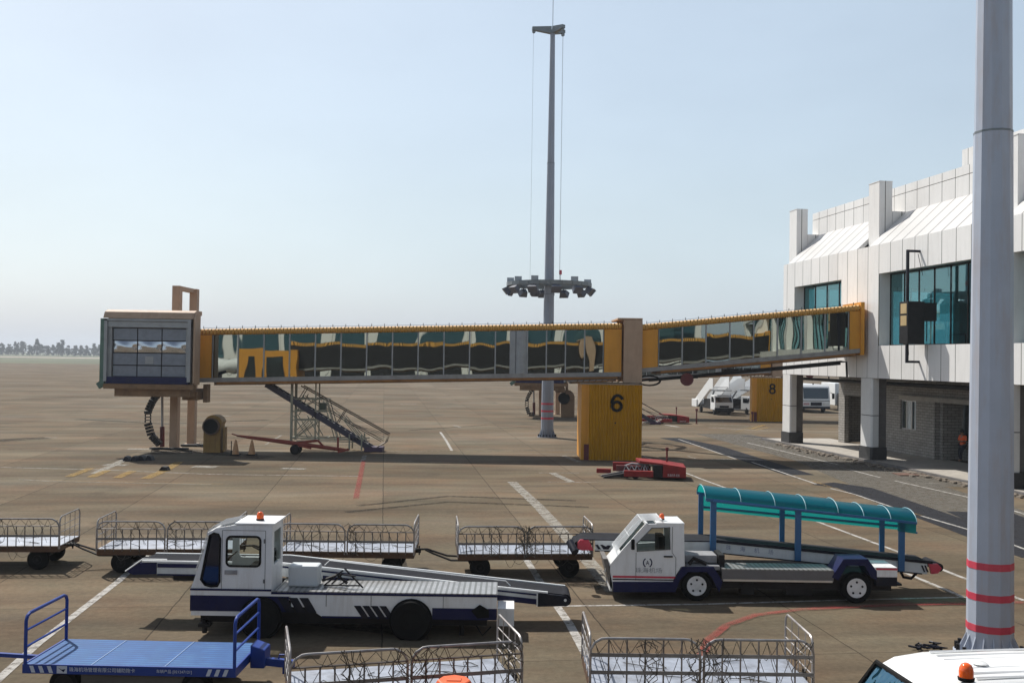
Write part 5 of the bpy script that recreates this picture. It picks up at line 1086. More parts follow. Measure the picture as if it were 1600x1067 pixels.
b.bar((xb, y0, zb_), (xb, y1, zb_), .05); b.build('windscreen_frame', WHITEC, t)
b = MB()
for i in range(8):
    yy = lerp(y0 + .03, y1 - .03, i / 7); b.tube([(xa - .12, yy, za + .02), (xb - .1, yy, zb_ + .08), (xb + .35, yy, zb_ + .10)], .011, 4)
for f in (0, .5, 1): b.tube([(lerp(xa - .12, xb - .1, f), y0 + .03, lerp(za + .02, zb_ + .08, f)), (lerp(xa - .12, xb - .1, f), y1 - .03, lerp(za + .02, zb_ + .08, f))], .008, 4)
b.tube([(xb + .35, y0 + .03, zb_ + .10), (xb + .35, y1 - .03, zb_ + .10)], .012, 4); b.build('windscreen_guard', WHITEC, t)
b = MB(); b.box(xb + .01, xb + .21, y0 + .05, y1 - .05, zb_ - .01, zb_ + .005); b.build('roof_light', DGLASS, t)
b = MB(); b.box(xb - .12, xb + .25, y0 + .2, y1 - .2, .55, .95); b.box(xb + .3, xb + .45, y0 + .2, y1 - .2, .9, 1.42); b.build('seat', BLACK, t)
b = MB(); b.box(xa + .05, xa + .3, y0 + .06, y1 - .06, .6, za - .03); b.bar((xa + .2, y0 + .45, za - .05), (xa + .35, y0 + .45, za + .12), .03); b.tube([(xa + .36 + .06 * math.cos(q * .6283), y0 + .45 + .16 * math.sin(q * .6283), za + .12 + .12 * math.cos(q * .6283)) for q in range(10)], .013, 4, closed=True); b.build('dashboard', DARK, t)
b = MB(); skin_face(b, win, [], y0 + .02); b.build('door_window', VCLEAR, t)
b = MB(); b.tube([(x, y0 - .003, z) for x, z in win], .012, 5, closed=True)
for l in (FP((994, 862), (994, 905)), FP((1050, 822), (1050, 862), (1056, 870), (1056, 900))): 
    for i in range(len(l) - 1): b.bar((l[i][0], y0 - .002, l[i][1]), (l[i + 1][0], y0 - .002, l[i + 1][1]), .010)
b.build('door_gap', pm('gap_dark', (.12, .12, .12), .7), t)
(hx, hz), = FP((1044, 868)); b = MB(); b.box(hx - .10, hx + .10, y0 - .03, y0, hz - .015, hz + .015); b.build('door_handle', BLACK, t)
(hx, hz), = FP((988, 848)); b = MB(); b.box(hx - .04, hx + .04, y0 - .14, y0 - .08, hz - .12, hz + .12); b.build('mirror', BLACK, t, bevel=.02)
(hx, hz), = FP((1010, 878)); text(t, 'door_emblem', 'A', .14, NAVY, face_cam(hx + .03, y0 - .006, hz, .8), ext=.001)
b = MB(); em = [(hx + .03 + .095 * math.cos(rad(a)), y0 - .006, hz + .005 + .105 * math.sin(rad(a))) for a in range(120, 250, 10)]; b.tube(em, .013, 4); b.tube([(2 * (hx + .03) - p[0], p[1], p[2]) for p in em], .013, 4); b.build('door_emblem_wreath', NAVY, t)
(hx, hz), = FP((1014, 890)); text(t, 'door_lettering', '珠海机场', .13, pm('letter_grey', (.34, .35, .38), .6), face_cam(hx, y0 - .006, hz, 1.2), ext=.001)
b = MB(); l = FP((958, 897.5), (1055, 897.5)); b.box(l[0][0], l[1][0], y0 - .01, y0 - .003, l[0][1] - .045, l[0][1]); b.build('red_stripe', REDP, t)
b = MB(); b.box(l[0][0], l[1][0], y0 - .01, y0 - .003, l[0][1] - .095, l[0][1] - .07); b.build('navy_stripe', NAVYK, t)
b = MB(); b.prism(FP((959, 923), (958, 907), (1052, 907), (1066, 884), (1115, 884), (1129, 907), (1124, 923), (1112, 900), (1104, 892), (1075, 892), (1062, 905), (1056, 923)), 'y', y0 - .014, y0 + .03); b.build('front_skirt', NAVY, t)
b = MB(); l = FP((943, 872), (950, 872), (960, 922), (954, 915)); b.prism(l, 'y', y0 + .02, y1 - .02); b.build('front_bumper', pm('bumper_grey', (.18, .17, .16), .5, metal=.4, dirt=.5), t)
b = MB(); b.cyl((fx(951), y0 + .15, .62), (fx(951) - .06, y0 + .15, .62), .07, 12); b.build('headlight', SILV, t)
beacon(t, fx(1037), y0 + .35, fz(1037, 817) + .035, .85)
b = MB(); b.prism(FP((1299, 900), (1317, 872), (1355, 872), (1369, 891), (1369, 905), (1360, 900), (1350, 882), (1322, 882), (1309, 905)), 'y', y0 - .014, y0 + .6); b.build('rear_arch', NAVY, t)
b = MB(); b.box(fx(1128), fx(1302), y0, y0 + .7, fz(1128, 887) - .02, fz(1128, 887)); b.build('deck_plate', CHECK, t)
b = MB(); b.box(fx(1128), fx(1302), y0 - .005, y0 + .04, fz(1128, 905), fz(1128, 887) - .021); b.build('side_sill', pm('sill_grey', (.15, .155, .17), .45, metal=.5, dirt=.3), t)
b = MB(); b.box(fx(1130), fx(1300), y0 - .02, y0 + .01, fz(1128, 906), fz(1128, 903)); b.build('sill_edge', SILV, t)
b = MB(); b.box(fx(1366), fx(1401), y0 - .005, y0 + .8, fz(1380, 900), fz(1380, 885)); b.build('rear_body', WHITE, t)
b = MB(); b.box(fx(1368), fx(1401), y0 - .012, y0 - .006, fz(1380, 889), fz(1380, 886)); b.build('red_stripe', REDP, t)
b = MB(); b.box(fx(1368), fx(1401), y0, y0 + .8, fz(1380, 914), fz(1380, 900)); b.box(fx(1401), fx(1411), y0 + .1, y0 + .7, fz(1405, 915), fz(1405, 912)); b.build('rear_skirt', NAVYK, t)
b = MB(); b.box(fx(965), fx(1395), y0 + .12, y1 + .75, .28, .62)
for px in (1160, 1230, 1250): b.box(fx(px), fx(px) + .3, y0 + .1, y0 + .4, .15, .4)
b.build('chassis', DARK, t)
for px in (1089, 1338): 
    wheel(t, (fx(px), y0 + .11, .35), .35, .22, RIMW); wheel(t, (fx(px), y1 + .7, .35), .35, .22, RIMW)
    b = MB(); 
    for k in range(5):
        a = k * 2 * math.pi / 5 + .3; b.cyl((fx(px) + .135 * math.cos(a), y0 - .012, .35 + .135 * math.sin(a)), (fx(px) + .135 * math.cos(a), y0 - .004, .35 + .135 * math.sin(a)), .026, 8)
    b.build('rim_slot_shade', DARK, t)  # dark discs on the rim face standing in for its shaded slots
# engine cover, crate on deck
b = MB(); b.box(fx(1073), fx(1124), y0 + .25, y0 + .8, .82, 1.0); b.box(fx(1073), fx(1126), y0 + .05, y0 + .5, .70, .80); b.build('engine_cover', pm('cover_grey', (.26, .26, .27), .6, var=.2, dirt=.6, dirtcol=(.08, .07, .06)), t, bevel=.02)
b = MB(); b.box(fx(1126), fx(1135), y0 + .2, y0 + .8, .7, 1.02); b.tube([(fx(1078), y0 + .1, .82), (fx(1085), y0 + .12, .95), (fx(1105), y0 + .1, .83)], .05, 6); b.build('hydraulic_pack', DARK, t)
# conveyor: beam
CY0, CY1 = 23.95, 24.85; KC = CY0 / 1555.56
def cx_(px): return (px - 800) * KC
pts = [(cx_(912), 1.17), (cx_(1119), 1.17), (cx_(1452), .73)]
b = MB(); belt_poly(b, [(cx_(903), 1.10)] + pts, .04, CY0 + .05, CY1 - .05); b.cyl((cx_(904), CY0 + .04, 1.0), (cx_(904), CY1 - .04, 1.0), .11, 14); b.cyl((cx_(1468), CY0 + .05, .60), (cx_(1468), CY1 - .05, .60), .10, 14); cv = b.build('conveyor_belt', BELT, t)
b = MB(); belt_poly(b, pts, .03, CY0, CY0 + .05); belt_poly(b, pts, .03, CY1 - .05, CY1); b.build('side_rail', NAVYK, cv)
b = MB(); belt_poly(b, [(cx_(930), 1.14), (cx_(1119), 1.14), (cx_(1448), .70)], .25, CY0 + .005, CY0 + .045); b.build('side_panel', OFFW, cv)
b = MB(); belt_poly(b, [(cx_(1119), 1.20), (cx_(1456), .765)], .07, CY0 - .02, CY0 + .0); belt_poly(b, [(cx_(930), .90), (cx_(1119), .90), (cx_(1440), .47)], .03, CY0, CY0 + .05); b.build('navy_edge', NAVYK, cv)
b = MB(); b.prism([(cx_(903), 1.08), (cx_(907), 1.15), (cx_(920), 1.15), (cx_(928), .90), (cx_(908), .90), (cx_(903), .95)], 'y', CY0 - .01, CY0 + .05); b.prism([(cx_(1450), .70), (cx_(1464), .70), (cx_(1470), .60), (cx_(1464), .48), (cx_(1454), .46)], 'y', CY0 - .03, CY0 + .05); b.build('red_end', REDP, cv)
b = MB()
for k, px in enumerate((930, 938)): x = cx_(px); b.prism([(x, 1.04), (x + .07, 1.04), (x + .15, .93), (x + .08, .93)], 'y', CY0 - .006, CY0)
b.prism([(cx_(945), .93), (cx_(943), 1.03), (cx_(947), 1.0), (cx_(950), 1.03), (cx_(955), 1.02), (cx_(951), .93)], 'y', CY0 - .006, CY0)
for k, px in enumerate((1438, 1443)): x = cx_(px); b.prism([(x, .66), (x + .04, .66), (x + .11, .50), (x + .07, .50)], 'y', CY0 - .006, CY0)
b.build('slash_decal', NAVYK, cv)
sl_ = math.atan2(.44, cx_(1452) - cx_(1119))
for k, ch in enumerate('珠海机场'):
    px = 1138 + k * 22; x = cx_(px); z = lerp(1.17, .73, (px - 1119) / 333) - .14
    text(cv, 'side_lettering', ch, .13, pm('letter_blue', (.20, .22, .32), .6), face_cam(x, CY0 + .002, z) @ Matrix.Rotation(-sl_, 4, 'Z'), ext=.001)
b = MB(); b.cyl((cx_(897), CY0 - .35, 1.05), (cx_(901), CY0 - .2, .95), .0, 6); b.cyl((cx_(890), CY0 - .1, 1.12), (cx_(898), CY0 - .35, .92), .09, 12); b.build('bumper_roll', NAVYK, cv)
b = MB(); b.tube([(cx_(1412) , CY0 + .2, .45), (cx_(1416), CY0 + .2, .33), (cx_(1428), CY0 + .2, .30), (cx_(1436), CY0 + .2, .42)], .035, 6); b.build('cable_loop', BLACK, cv)
# inner shelf of checker plate behind deck
b = MB(); b.box(fx(1130), fx(1245), y1 + .9, y1 + 1.3, .88, .90); b.build('rear_deck', CHECK, t)
# canopy
cp = thing('conveyor_canopy', '', '', (0, 0, 0)) if 0 else None
def ctop_z(px): return lerp(1.17, .73, max(0, (px - 1119) / 333))
b = MB()
postsN = (1113, 1245, 1406); postsF = (1095, 1222, 1378)
pn = []
for px in postsN: pn.append(MB()); pn[-1].box(cx_(px) - .07, cx_(px) + .07, CY0 - .09, CY0 - .025, ctop_z(px) - .26, lerp(2.20, 1.73, (px - 1105) / 320) - .02)
KF = CY1 / 1555.56
for px in postsF: pn.append(MB()); pn[-1].box((px - 800) * KF - .06, (px - 800) * KF + .06, CY1 + .02, CY1 + .08, ctop_z(px) - .2, lerp(2.20, 1.73, (px - 1095) / 330) - .02)
zq = lambda px: lerp(2.17, 1.73, (px - 1105) / 323)
b.bar((cx_(1102), CY0 - .06, zq(1102) - .03), (cx_(1428), CY0 - .06, zq(1428) - .06), .04, .05); b.bar((cx_(1102), CY1 + .05, zq(1102) - .03), (cx_(1428), CY1 + .05, zq(1428) - .06), .04, .05)
cn = b.build('canopy_frame', CANF, t)
for q in pn: q.build('post', CANF, cn)
def zroof(x): return lerp(2.17, 1.73, (x - cx_(1105)) / (cx_(1428) - cx_(1105)))
for i in range(7):
    e = [1100, 1155, 1208, 1256, 1306, 1346, 1388, 1428]
    x0, x1 = cx_(e[i]), cx_(e[i + 1]); drop = 0 if i < 4 else .05
    b = MB(); n = 10; b.smooth = True; vs = []
    for x in (x0, x1):
        for j in range(n + 1):
            a = math.pi * j / n; vs.append((x, (CY0 + CY1) / 2 - .56 * math.cos(a), zroof(x) + .26 * math.sin(a) - drop))
    b.add(vs, [(j, j + 1, n + 1 + j + 1, n + 1 + j) for j in range(n)]); b.build('canopy_sheet', TEAL, cn)
b = MB(); 
for i, px in enumerate([1100, 1155, 1208, 1256, 1306, 1346, 1388, 1428]):
    x = cx_(px); n = 10; drop = 0 if i < 5 else .05; b.tube([(x, (CY0 + CY1) / 2 - .57 * math.cos(math.pi * j / n), zroof(x) + .27 * math.sin(math.pi * j / n) - drop + .005) for j in range(n + 1)], .010, 4)
b.build('canopy_ribs', pm('rib_pale', (.22, .42, .48), .4), cn)
b = MB()
for yy, xo in ((CY0 - .11, 0), (CY1 + .11, 0)):
    b.bar((cx_(1100), yy, zroof(cx_(1100))), (cx_(1428), yy, zroof(cx_(1428)) - .05), .04, .06)
    b.bar((cx_(1108), yy + .02, zroof(cx_(1108)) - .33), (cx_(1428), yy + .02, zroof(cx_(1428)) - .30), .03, .04) if yy > CY1 else None
b.bar((cx_(1112), CY0 - .15, zroof(cx_(1112)) - .02), (cx_(1300), CY0 - .15, zroof(cx_(1300)) - .02), .05, .04); b.box(cx_(1428) - .02, cx_(1428) + .02, CY0 - .11, CY1 + .11, zroof(cx_(1428)) - .3, zroof(cx_(1428)) - .26); b.build('canopy_edge', CANF, cn)
b = MB(); xa, xb = cx_(1108), cx_(1427); 
b.add([(xa, CY1 + .13, zroof(xa) - .42), (xb, CY1 + .13, zroof(xb) - .40), (xb, CY1 + .13, zroof(xb) - .02), (xa, CY1 + .13, zroof(xa) - .02)], [(0, 1, 2, 3)])
b.build('canopy_skirt', TEAL, cn)
b = MB(); xc_ = cx_(1398); b.add([(xc_, CY0 - .12, zroof(xc_) - .28), (xb, CY0 - .12, zroof(xb) - .3), (xb, CY0 - .12, zroof(xb) - .08), (xc_, CY0 - .12, zroof(xc_) - .06)], [(0, 1, 2, 3)]); b.build('canopy_skirt', TEAL, cn)

t.location.x += .06
# ------------------------------------------------------------------ baggage carts
def cart(label, x, y, rz, full=False, seed=1, tow=True, tangle=.5):
    random.seed(seed)
    t = thing('baggage_cart', label, 'baggage cart', (x, y, 0), rz, 'baggage carts coupled in rows')
    L2, W2_, zd = 1.68, .74, .60
    def bd(m, name, mat, par=t, **k): return m.build(name, mat, par, world=False, **k)
    b = MB(); b.box(-L2, L2, -W2_, -W2_ + .07, zd - .13, zd); b.box(-L2, L2, W2_ - .07, W2_, zd - .13, zd); b.box(-L2, -L2 + .07, -W2_ + .07, W2_ - .07, zd - .13, zd); b.box(L2 - .07, L2, -W2_ + .07, W2_ - .07, zd - .13, zd)
    for xx in (-1.1, 0, 1.1): b.box(xx - .04, xx + .04, -W2_ + .07, W2_ - .07, zd - .12, zd - .03)
    bd(b, 'chassis', CHASS)
    b = MB(); n = 14
    vs = []; 
    for j in range(9):
        for i in range(n + 1): vs.append((lerp(-L2 + .01, L2 - .01, i / n), lerp(-W2_ + .01, W2_ - .01, j / 8), zd + .012 + random.uniform(-.006, .008)))
    b.smooth = True; b.add(vs, [(j * (n + 1) + i, j * (n + 1) + i + 1, (j + 1) * (n + 1) + i + 1, (j + 1) * (n + 1) + i) for j in range(8) for i in range(n)]); bd(b, 'floor_plate', FLOORM)
    zt = 1.30; ym = -W2_ - .02
    for s in (-1, 1):   # two side frames
        xa, xb = (-L2, -.03) if s < 0 else (.03, L2); r = .22
        pts = [(xa, ym, zd - .05), (xa, ym, zt - r)] + [(xa + r + r * math.cos(rad(a)), ym, zt - r + r * math.sin(rad(a))) for a in (165, 135, 105)] + [(xa + r + .02, ym, zt)] + [(xb - r - .02, ym, zt)] + [(xb - r + r * math.cos(rad(a)), ym, zt - r + r * math.sin(rad(a))) for a in (75, 45, 15)] + [(xb, ym, zt - r), (xb, ym, zd - .05)]
        b = MB(); b.tube(pts, .021, 6); b.m = 1
        zm = 1.12 if not full else zt
        if not full: b.tube([(xa, ym, zm), (xb, ym, zm)], .015, 5)
        nb = 8 if not full else 6
        for k in range(1, nb): xx = lerp(xa, xb, k / nb); b.tube([(xx, ym, zd - .03), (xx, ym, zm)], .014, 5)
        b.tube([(xa, ym, zd + .02), (xb, ym, zd + .02)], .014, 5)
        bd(b, 'side_rail', [RAIL, BARS])
        b = MB()
        for z in ((.88,) if not full else (1.06, .80)): b.box(xa, xb, ym - .028, ym - .018, z - .028, z + .028)
        bd(b, 'strap', STRAP)
    for s in (-1, 1):
        xx = s * (L2 + .0); ht = 1.34; r = .14
        pts = [(xx, -W2_ + .02, zd - .05), (xx, -W2_ + .02, ht - r)] + [(xx, -W2_ + .02 + r - r * math.cos(rad(a)), ht - r + r * math.sin(rad(a))) for a in (25, 60)] + [(xx, -W2_ + .16, ht)] + [(xx, W2_ - r, ht)] + [(xx, W2_ - .02 - r + r * math.cos(rad(a)), ht - r + r * math.sin(rad(a))) for a in (60, 25)] + [(xx, W2_ - .02, ht - r), (xx, W2_ - .02, zd - .05)]
        b = MB(); b.tube(pts, .019, 6)
        for z in (.78, .95, 1.12): b.tube([(xx, -W2_ + .03, z), (xx, W2_ - .03, z)], .010, 5)
        for k in (1, 2, 3): yy = lerp(-W2_ + .02, W2_ - .02, k / 4); b.tube([(xx, yy, zd), (xx, yy, ht - .02)], .009, 5)
        bd(b, 'end_panel', RAIL)
    # rope net
    b = MB()
    for layer in range(2):
        for s in (-1, 1):
            xa, xb = (-L2 + .05, -.06) if s < 0 else (.06, L2 - .05); n = 7
            z_lo = (1.12 if layer == 0 else .84) if not full else (1.0 if layer == 0 else zd + .03)
            for k in range(n):
                xa_, xb_ = lerp(xa, xb, k / n), lerp(xa, xb, (k + 1) / n); fl = (k + layer) % 2; j = lambda: random.uniform(-.022, .022)
                p = (xa_ + j(), ym - .012, zt - .02 if fl else z_lo); q = (xb_ + j(), ym - .015, z_lo if fl else zt - .02); m_ = ((p[0] + q[0]) / 2 + j(), ym - .01, (p[2] + q[2]) / 2 - .03)
                b.tube([p, m_, q], .0055, 3)
                if random.random() < .35: b.tube([(p[0] + j(), ym, zt - .01), ((p[0] + q[0]) / 2, ym - .02, 1.0 + j()), (q[0] + j(), ym, zd + .1 + abs(j()))], .0055, 3)
    nt_ = int(9 * tangle)
    for k in range(nt_):   # tangled bundles
        c = random.choice([-.1, .1, -.8, .25, L2 - .15]) + random.uniform(-.1, .1); pts = [(c + random.uniform(-.14, .14), ym - random.uniform(.0, .05), lerp(zt, zd - .05, i / 7) + random.uniform(-.04, .04)) for i in range(8)]; b.tube(pts, .008, 3)
    for k in range(5):
        xa = random.uniform(-1.4, 1.0); w_ = random.uniform(.2, .5); dp = random.uniform(.08, .22)
        b.tube([(xa + w_ * i / 6, ym - .01, zd - .1 - dp * math.sin(math.pi * i / 6)) for i in range(7)], .0055, 3)
    for k in range(6):   # rope lying on the floor
        xa = random.uniform(-1.4, 1.2); ya = random.uniform(-.6, .5); pts = [(xa + .3 * math.cos(a * .9 + k) * a / 4, ya + .15 * math.sin(a * 1.3), zd + .03) for a in range(7)]; b.tube(pts, .007, 3)
    bd(b, 'rope_net', ROPE)
    # running gear
    for xx in (-1.12, 1.12):
        b = MB(); b.box(xx - .05, xx + .05, -.55, .55, .22, .32); b.box(xx - .2, xx + .2, -.3, .3, .32, zd - .13); bd(b, 'axle', DARK)
        for s in (-1, 1):
            b = MB(); wd = .16; r = .26; b.lathe([(r * .3, -wd / 2), (r * .92, -wd / 2), (r, -wd * .3), (r, wd * .3), (r * .92, wd / 2), (r * .3, wd / 2)], (xx, s * .55, r), 22, 'y'); w_ = bd(b, 'wheel', BLACK)
            b = MB(); b.lathe([(r * .45, s * .075), (r * .42, s * .085), (r * .15, s * .06), (r * .12, s * .10)], (xx, s * .55, r), 14, 'y'); bd(b, 'hub', DARK, w_)
    if tow:
        b = MB(); b.tube([(L2 - .35, .06, .42), (L2 + .05, .05, .40), (L2 + .6, .03, .58), (L2 + .95, .0, .62)], .028, 6) if 0 else None
        b.tube([(-L2 + .35, .12, .38), (-L2 - .25, .10, .42), (-L2 - .75, .03, .60), (-L2 - 1.05, 0, .60)], .026, 6); b.tube([(-L2 + .35, -.12, .34), (-L2 - .15, -.10, .34), (-L2 - .6, -.03, .50), (-L2 - .8, 0, .59)], .026, 6); bd(b, 'tow_bar', DARK)
    b = MB(); b.box(L2, L2 + .12, -.06, .06, zd - .12, zd - .02); b.cyl((L2 + .08, 0, zd - .18), (L2 + .08, 0, zd + .05), .02, 6); bd(b, 'hitch', DARK)
    return t
cart('netted baggage cart cut off by the left edge of the photo', -12.98, 25.55, rad(5), seed=3)
cart('netted baggage cart behind the boxy loader front, left of its cab', -8.55, 25.5, rad(4), seed=4)
cart('netted baggage cart directly behind the boxy loader cab', -4.05, 25.5, rad(1), seed=5, tangle=1.2)
cart('netted baggage cart touching the canopied loader nose', .35, 25.55, rad(5), seed=6, tangle=3.5)
cart('netted baggage cart at the bottom centre behind the orange barrel', -1.6, 15.12, rad(15), seed=8, tangle=3)
cart('netted baggage cart with two straps at the bottom right', 2.92, 15.8, rad(.5), full=True, seed=9, tow=False, tangle=2.5)

# ------------------------------------------------------------------ blue dolly
t = thing('flatbed_dolly', 'bright blue flatbed dolly with end rails and lettering along its edge', 'baggage dolly', (-6.0, 16.7, 0), rad(-2.5))
DX = Matrix.Translation((-5.93, 16.44, 0)) @ Matrix.Rotation(rad(-1.2), 4, 'Z')
def n_(): m = MB(); m.X = DX; return m
L2, Wd, zd = 1.69, .72, .55
b = n_(); b.box(-L2 + .03, L2 - .03, -Wd + .03, Wd, zd - .03, zd); b.build('deck', PLANK, t)
b = n_(); b.box(-L2, L2, -Wd, -Wd + .03, zd - .13, zd + .012); b.box(-L2, -L2 + .03, -Wd + .03, Wd, zd - .13, zd + .012); b.box(L2 - .03, L2, -Wd + .03, Wd, zd - .13, zd + .012)
for yy in (-.4, .4): b.box(-L2 + .1, L2 - .1, yy - .04, yy + .04, zd - .15, zd - .031)
b.build('side_frame', BLUE, t)
b = n_()
for xx in (-.62, .55): b.bar((xx, -Wd + .05, zd + .003), (xx, Wd - .02, zd + .003), .018, .008)
b.build('deck_seam', pm('seam_pale', (.13, .22, .40), .5), t)
for s in (-1, 1):
    b = n_(); xx = s * (L2 - .03) ; ht = 1.33
    b.tube([(xx, -Wd + .03, zd - .1), (xx, -Wd + .03, ht - .1), (xx, -Wd + .07, ht - .03), (xx, -Wd + .15, ht), (xx, Wd - .15, ht), (xx, Wd - .07, ht - .03), (xx, Wd - .03, ht - .1), (xx, Wd - .03, zd)], .028, 8)
    for z in (.82, 1.08): b.tube([(xx, -Wd + .03, z), (xx, Wd - .03, z)], .02, 6)
    b.build('end_rail', BLUE, t)
b = n_(); b.hexa([(L2 + .02, .0, .34), (L2 + .26, .0, .34), (L2 + .26, .38, .34), (L2 + .02, .38, .34)], [(L2 + .02, .0, .72), (L2 + .26, .0, .64), (L2 + .26, .38, .64), (L2 + .02, .38, .72)]); b.build('brake_box', BLUE, t, bevel=.02)
b = n_(); b.bar((L2, .15, .44), (L2 + .72, .15, .38), .10, .12); b.tube([(L2 + .45, .15, .44), (L2 + .47, .15, .53), (L2 + .62, .15, .53), (L2 + .64, .15, .42)], .015, 5); b.cyl((L2 + .55, .15, .22), (L2 + .55, .15, .36), .03, 8); b.build('tow_bar', BLUE, t)
b = n_(); b.bar((-L2, .0, .45), (-L2 - 1.2, .0, .50), .06); b.build('rear_hitch', BLUE, t)
for xx in (-1.05, 1.05):
    b = n_(); b.box(xx - .05, xx + .05, -.6, .6, .2, .3); b.box(xx - .15, xx + .15, -.35, .35, .3, zd - .15); b.build('axle', DARK, t)
    for s in (-1, 1): wheel(t, DX @ Vector((xx, s * .6, .24)), .24, .16, DARK)
b = n_(); b.box(-.8, .95, -.62, -.55, .12, zd - .16); b.build('under_guard', pm('canvas_grey', (.12, .11, .10), .85), t)
b = n_(); LW = pm('letter_pale', (.55, .6, .7), .6)
for x0 in (-1.58, -1.44, -1.30): b.prism([(x0, zd - .01), (x0 + .06, zd - .01), (x0 + .10, zd - .115), (x0 + .04, zd - .115)], 'y', -Wd - .004, -Wd)
for x0 in (1.22, 1.35, 1.48): b.prism([(x0 + .04, zd - .01), (x0 + .10, zd - .01), (x0 + .06, zd - .115), (x0, zd - .115)], 'y', -Wd - .004, -Wd)
b.box(-1.14, -.98, -Wd - .004, -Wd, zd - .12, zd - .005); b.m = 1; b.prism([(-1.12, zd - .03), (-1.03, zd - .10), (-1.0, zd - .05), (-1.06, zd - .06)], 'y', -Wd - .007, -Wd - .0045); b.build('edge_marks', [LW, NAVY], t)
text(t, 'edge_lettering', '珠海机场管理有限公司辅助拖卡', .075, LW, DX @ face_cam(-.42, -Wd - .004, zd - .06), ext=.001)
text(t, 'edge_lettering', '车辆产品 [021247121]', .06, LW, DX @ face_cam(.72, -Wd - .004, zd - .06), ext=.001)

# ------------------------------------------------------------------ orange barrel, van
t = thing('water_barrel', 'orange drum with sloping lid below the bottom centre cart', 'safety barrel', (-.74, 13.95, 0))
b = MB(); b.lathe([(.33, 0), (.33, .1), (.30, .5), (.28, .82), (.29, .84), (.29, .88), (.23, .99), (.21, 1.0)], (-.74, 13.95, 0), 8); b.sm = [False] * len(b.sm); b.build('barrel_body', ORG, t)
b = MB(); b.box(-.84, -.64, 13.88, 14.02, 1.0, 1.012); b.build('lid', ORG, t)
t = thing('white_van', 'white van roof with lengthwise ribs and orange beacon at the bottom right corner', 'van', (6.9, 11.3, 0), rad(4))
VX = Matrix.Translation((4.62, 11.58, 0)) @ Matrix.Rotation(rad(6), 4, 'Z')
def n_(): m = MB(); m.X = VX; return m
# body cross-sections along x: (x, roof z, half width at roof)
b = n_(); b.smooth = True
secs = [(-1.25, .95, .70, .78), (-1.15, 1.05, .72, .82), (-.45, 1.22, .74, .84), (-.02, 1.86, .66, .84), (.14, 1.95, .64, .85), (.5, 2.0, .64, .85), (1.5, 2.02, .64, .85), (3.4, 2.0, .64, .85), (3.55, 1.9, .62, .84)]
vs = []; pr = []
for x, zt_, hw, hb in secs:
    pr = [(-hb, .35), (-hb - .03, .8), (-lerp(hb, hw, .5), lerp(.9, zt_, .62)), (-hw - .02, zt_ - .10), (-hw + .08, zt_ - .015), (0, zt_ + .02), (hw - .08, zt_ - .015), (hw + .02, zt_ - .10), (lerp(hb, hw, .5), lerp(.9, zt_, .62)), (hb + .03, .8), (hb, .35)]
    vs += [(x, yy, zz) for yy, zz in pr]
n = len(pr); b.add(vs, [(i * n + j, i * n + (j + 1) % n, (i + 1) * n + (j + 1) % n, (i + 1) * n + j) for i in range(len(secs) - 1) for j in range(n)] + [tuple(range(n)), tuple((len(secs) - 1) * n + j for j in range(n))]); b.build('body', WHITEC, t)
b = n_()
for k in range(7):
    yy = -.50 + k * .165; b.add([(.55, yy - .018, 2.005), (3.3, yy - .018, 2.03), (3.3, yy, 2.046), (.55, yy, 2.022), (3.3, yy + .018, 2.03), (.55, yy + .018, 2.005)], [(0, 1, 2, 3), (3, 2, 4, 5)])
b.build('roof_ribs', WHITEC, t)
b = n_(); b.add([(-.47, -.70, 1.24), (-.47, .70, 1.24), (-.035, .60, 1.845), (-.035, -.60, 1.845)], [(0, 1, 2, 3)]); b.v = [tuple(Vector(q) + VX.to_3x3() @ Vector((-.015, 0, .012))) for q in b.v]; b.build('windscreen', VANGL, t)
b = n_(); b.tube([(-.49, -.68, 1.25), (-.06, -.60, 1.86), (-.06, .60, 1.86), (-.49, .68, 1.25)], .035, 6); b.build('windscreen_seal', BLACK, t)
for x in (-.6, 2.6):
    for s in (-1, 1): wheel(t, VX @ Vector((x, s * .76, .3)), .3, .18, GALV)
b = n_(); b.add([(.1, -.80, 1.2), (1.1, -.80, 1.2), (1.1, -.72, 1.72), (.2, -.72, 1.72)], [(0, 1, 2, 3)]); b.build('side_window', VGLASS, t)
p = VX @ Vector((.40, -.56, 2.0)); beacon(t, p.x, p.y, p.z + .005, 1.12)
b = n_(); b.lathe([(.05, 0), (.09, .02), (.07, .035)], (.85, -.08, 2.02), 10); b.build('roof_vent', WHITEC, t)

# cable coil by the pole
b = MB(); random.seed(2)
for k in range(5):
    c = G(1432 + k * 9, 1016 - (k % 2) * 6); b.tube([(c.x + random.uniform(-.14, .14), c.y + random.uniform(-.1, .1), random.uniform(.01, .09)) for i in range(6)], .022, 5)
o = b.build('rag_pile', NAVYK); tag(o, 'dark crumpled scraps on the ground at the foot of the thick mast', 'debris')
c = G(1432, 742)
b = MB(); b.box(c.x - 1.0, c.x + .9, c.y - .5, c.y + .5, .006, .05); o = b.build('manhole_cover', pm('rust_cover', (.13, .07, .05), .8, var=.3)); tag(o, 'rusty rectangular drain cover near the kerb', 'drain cover')

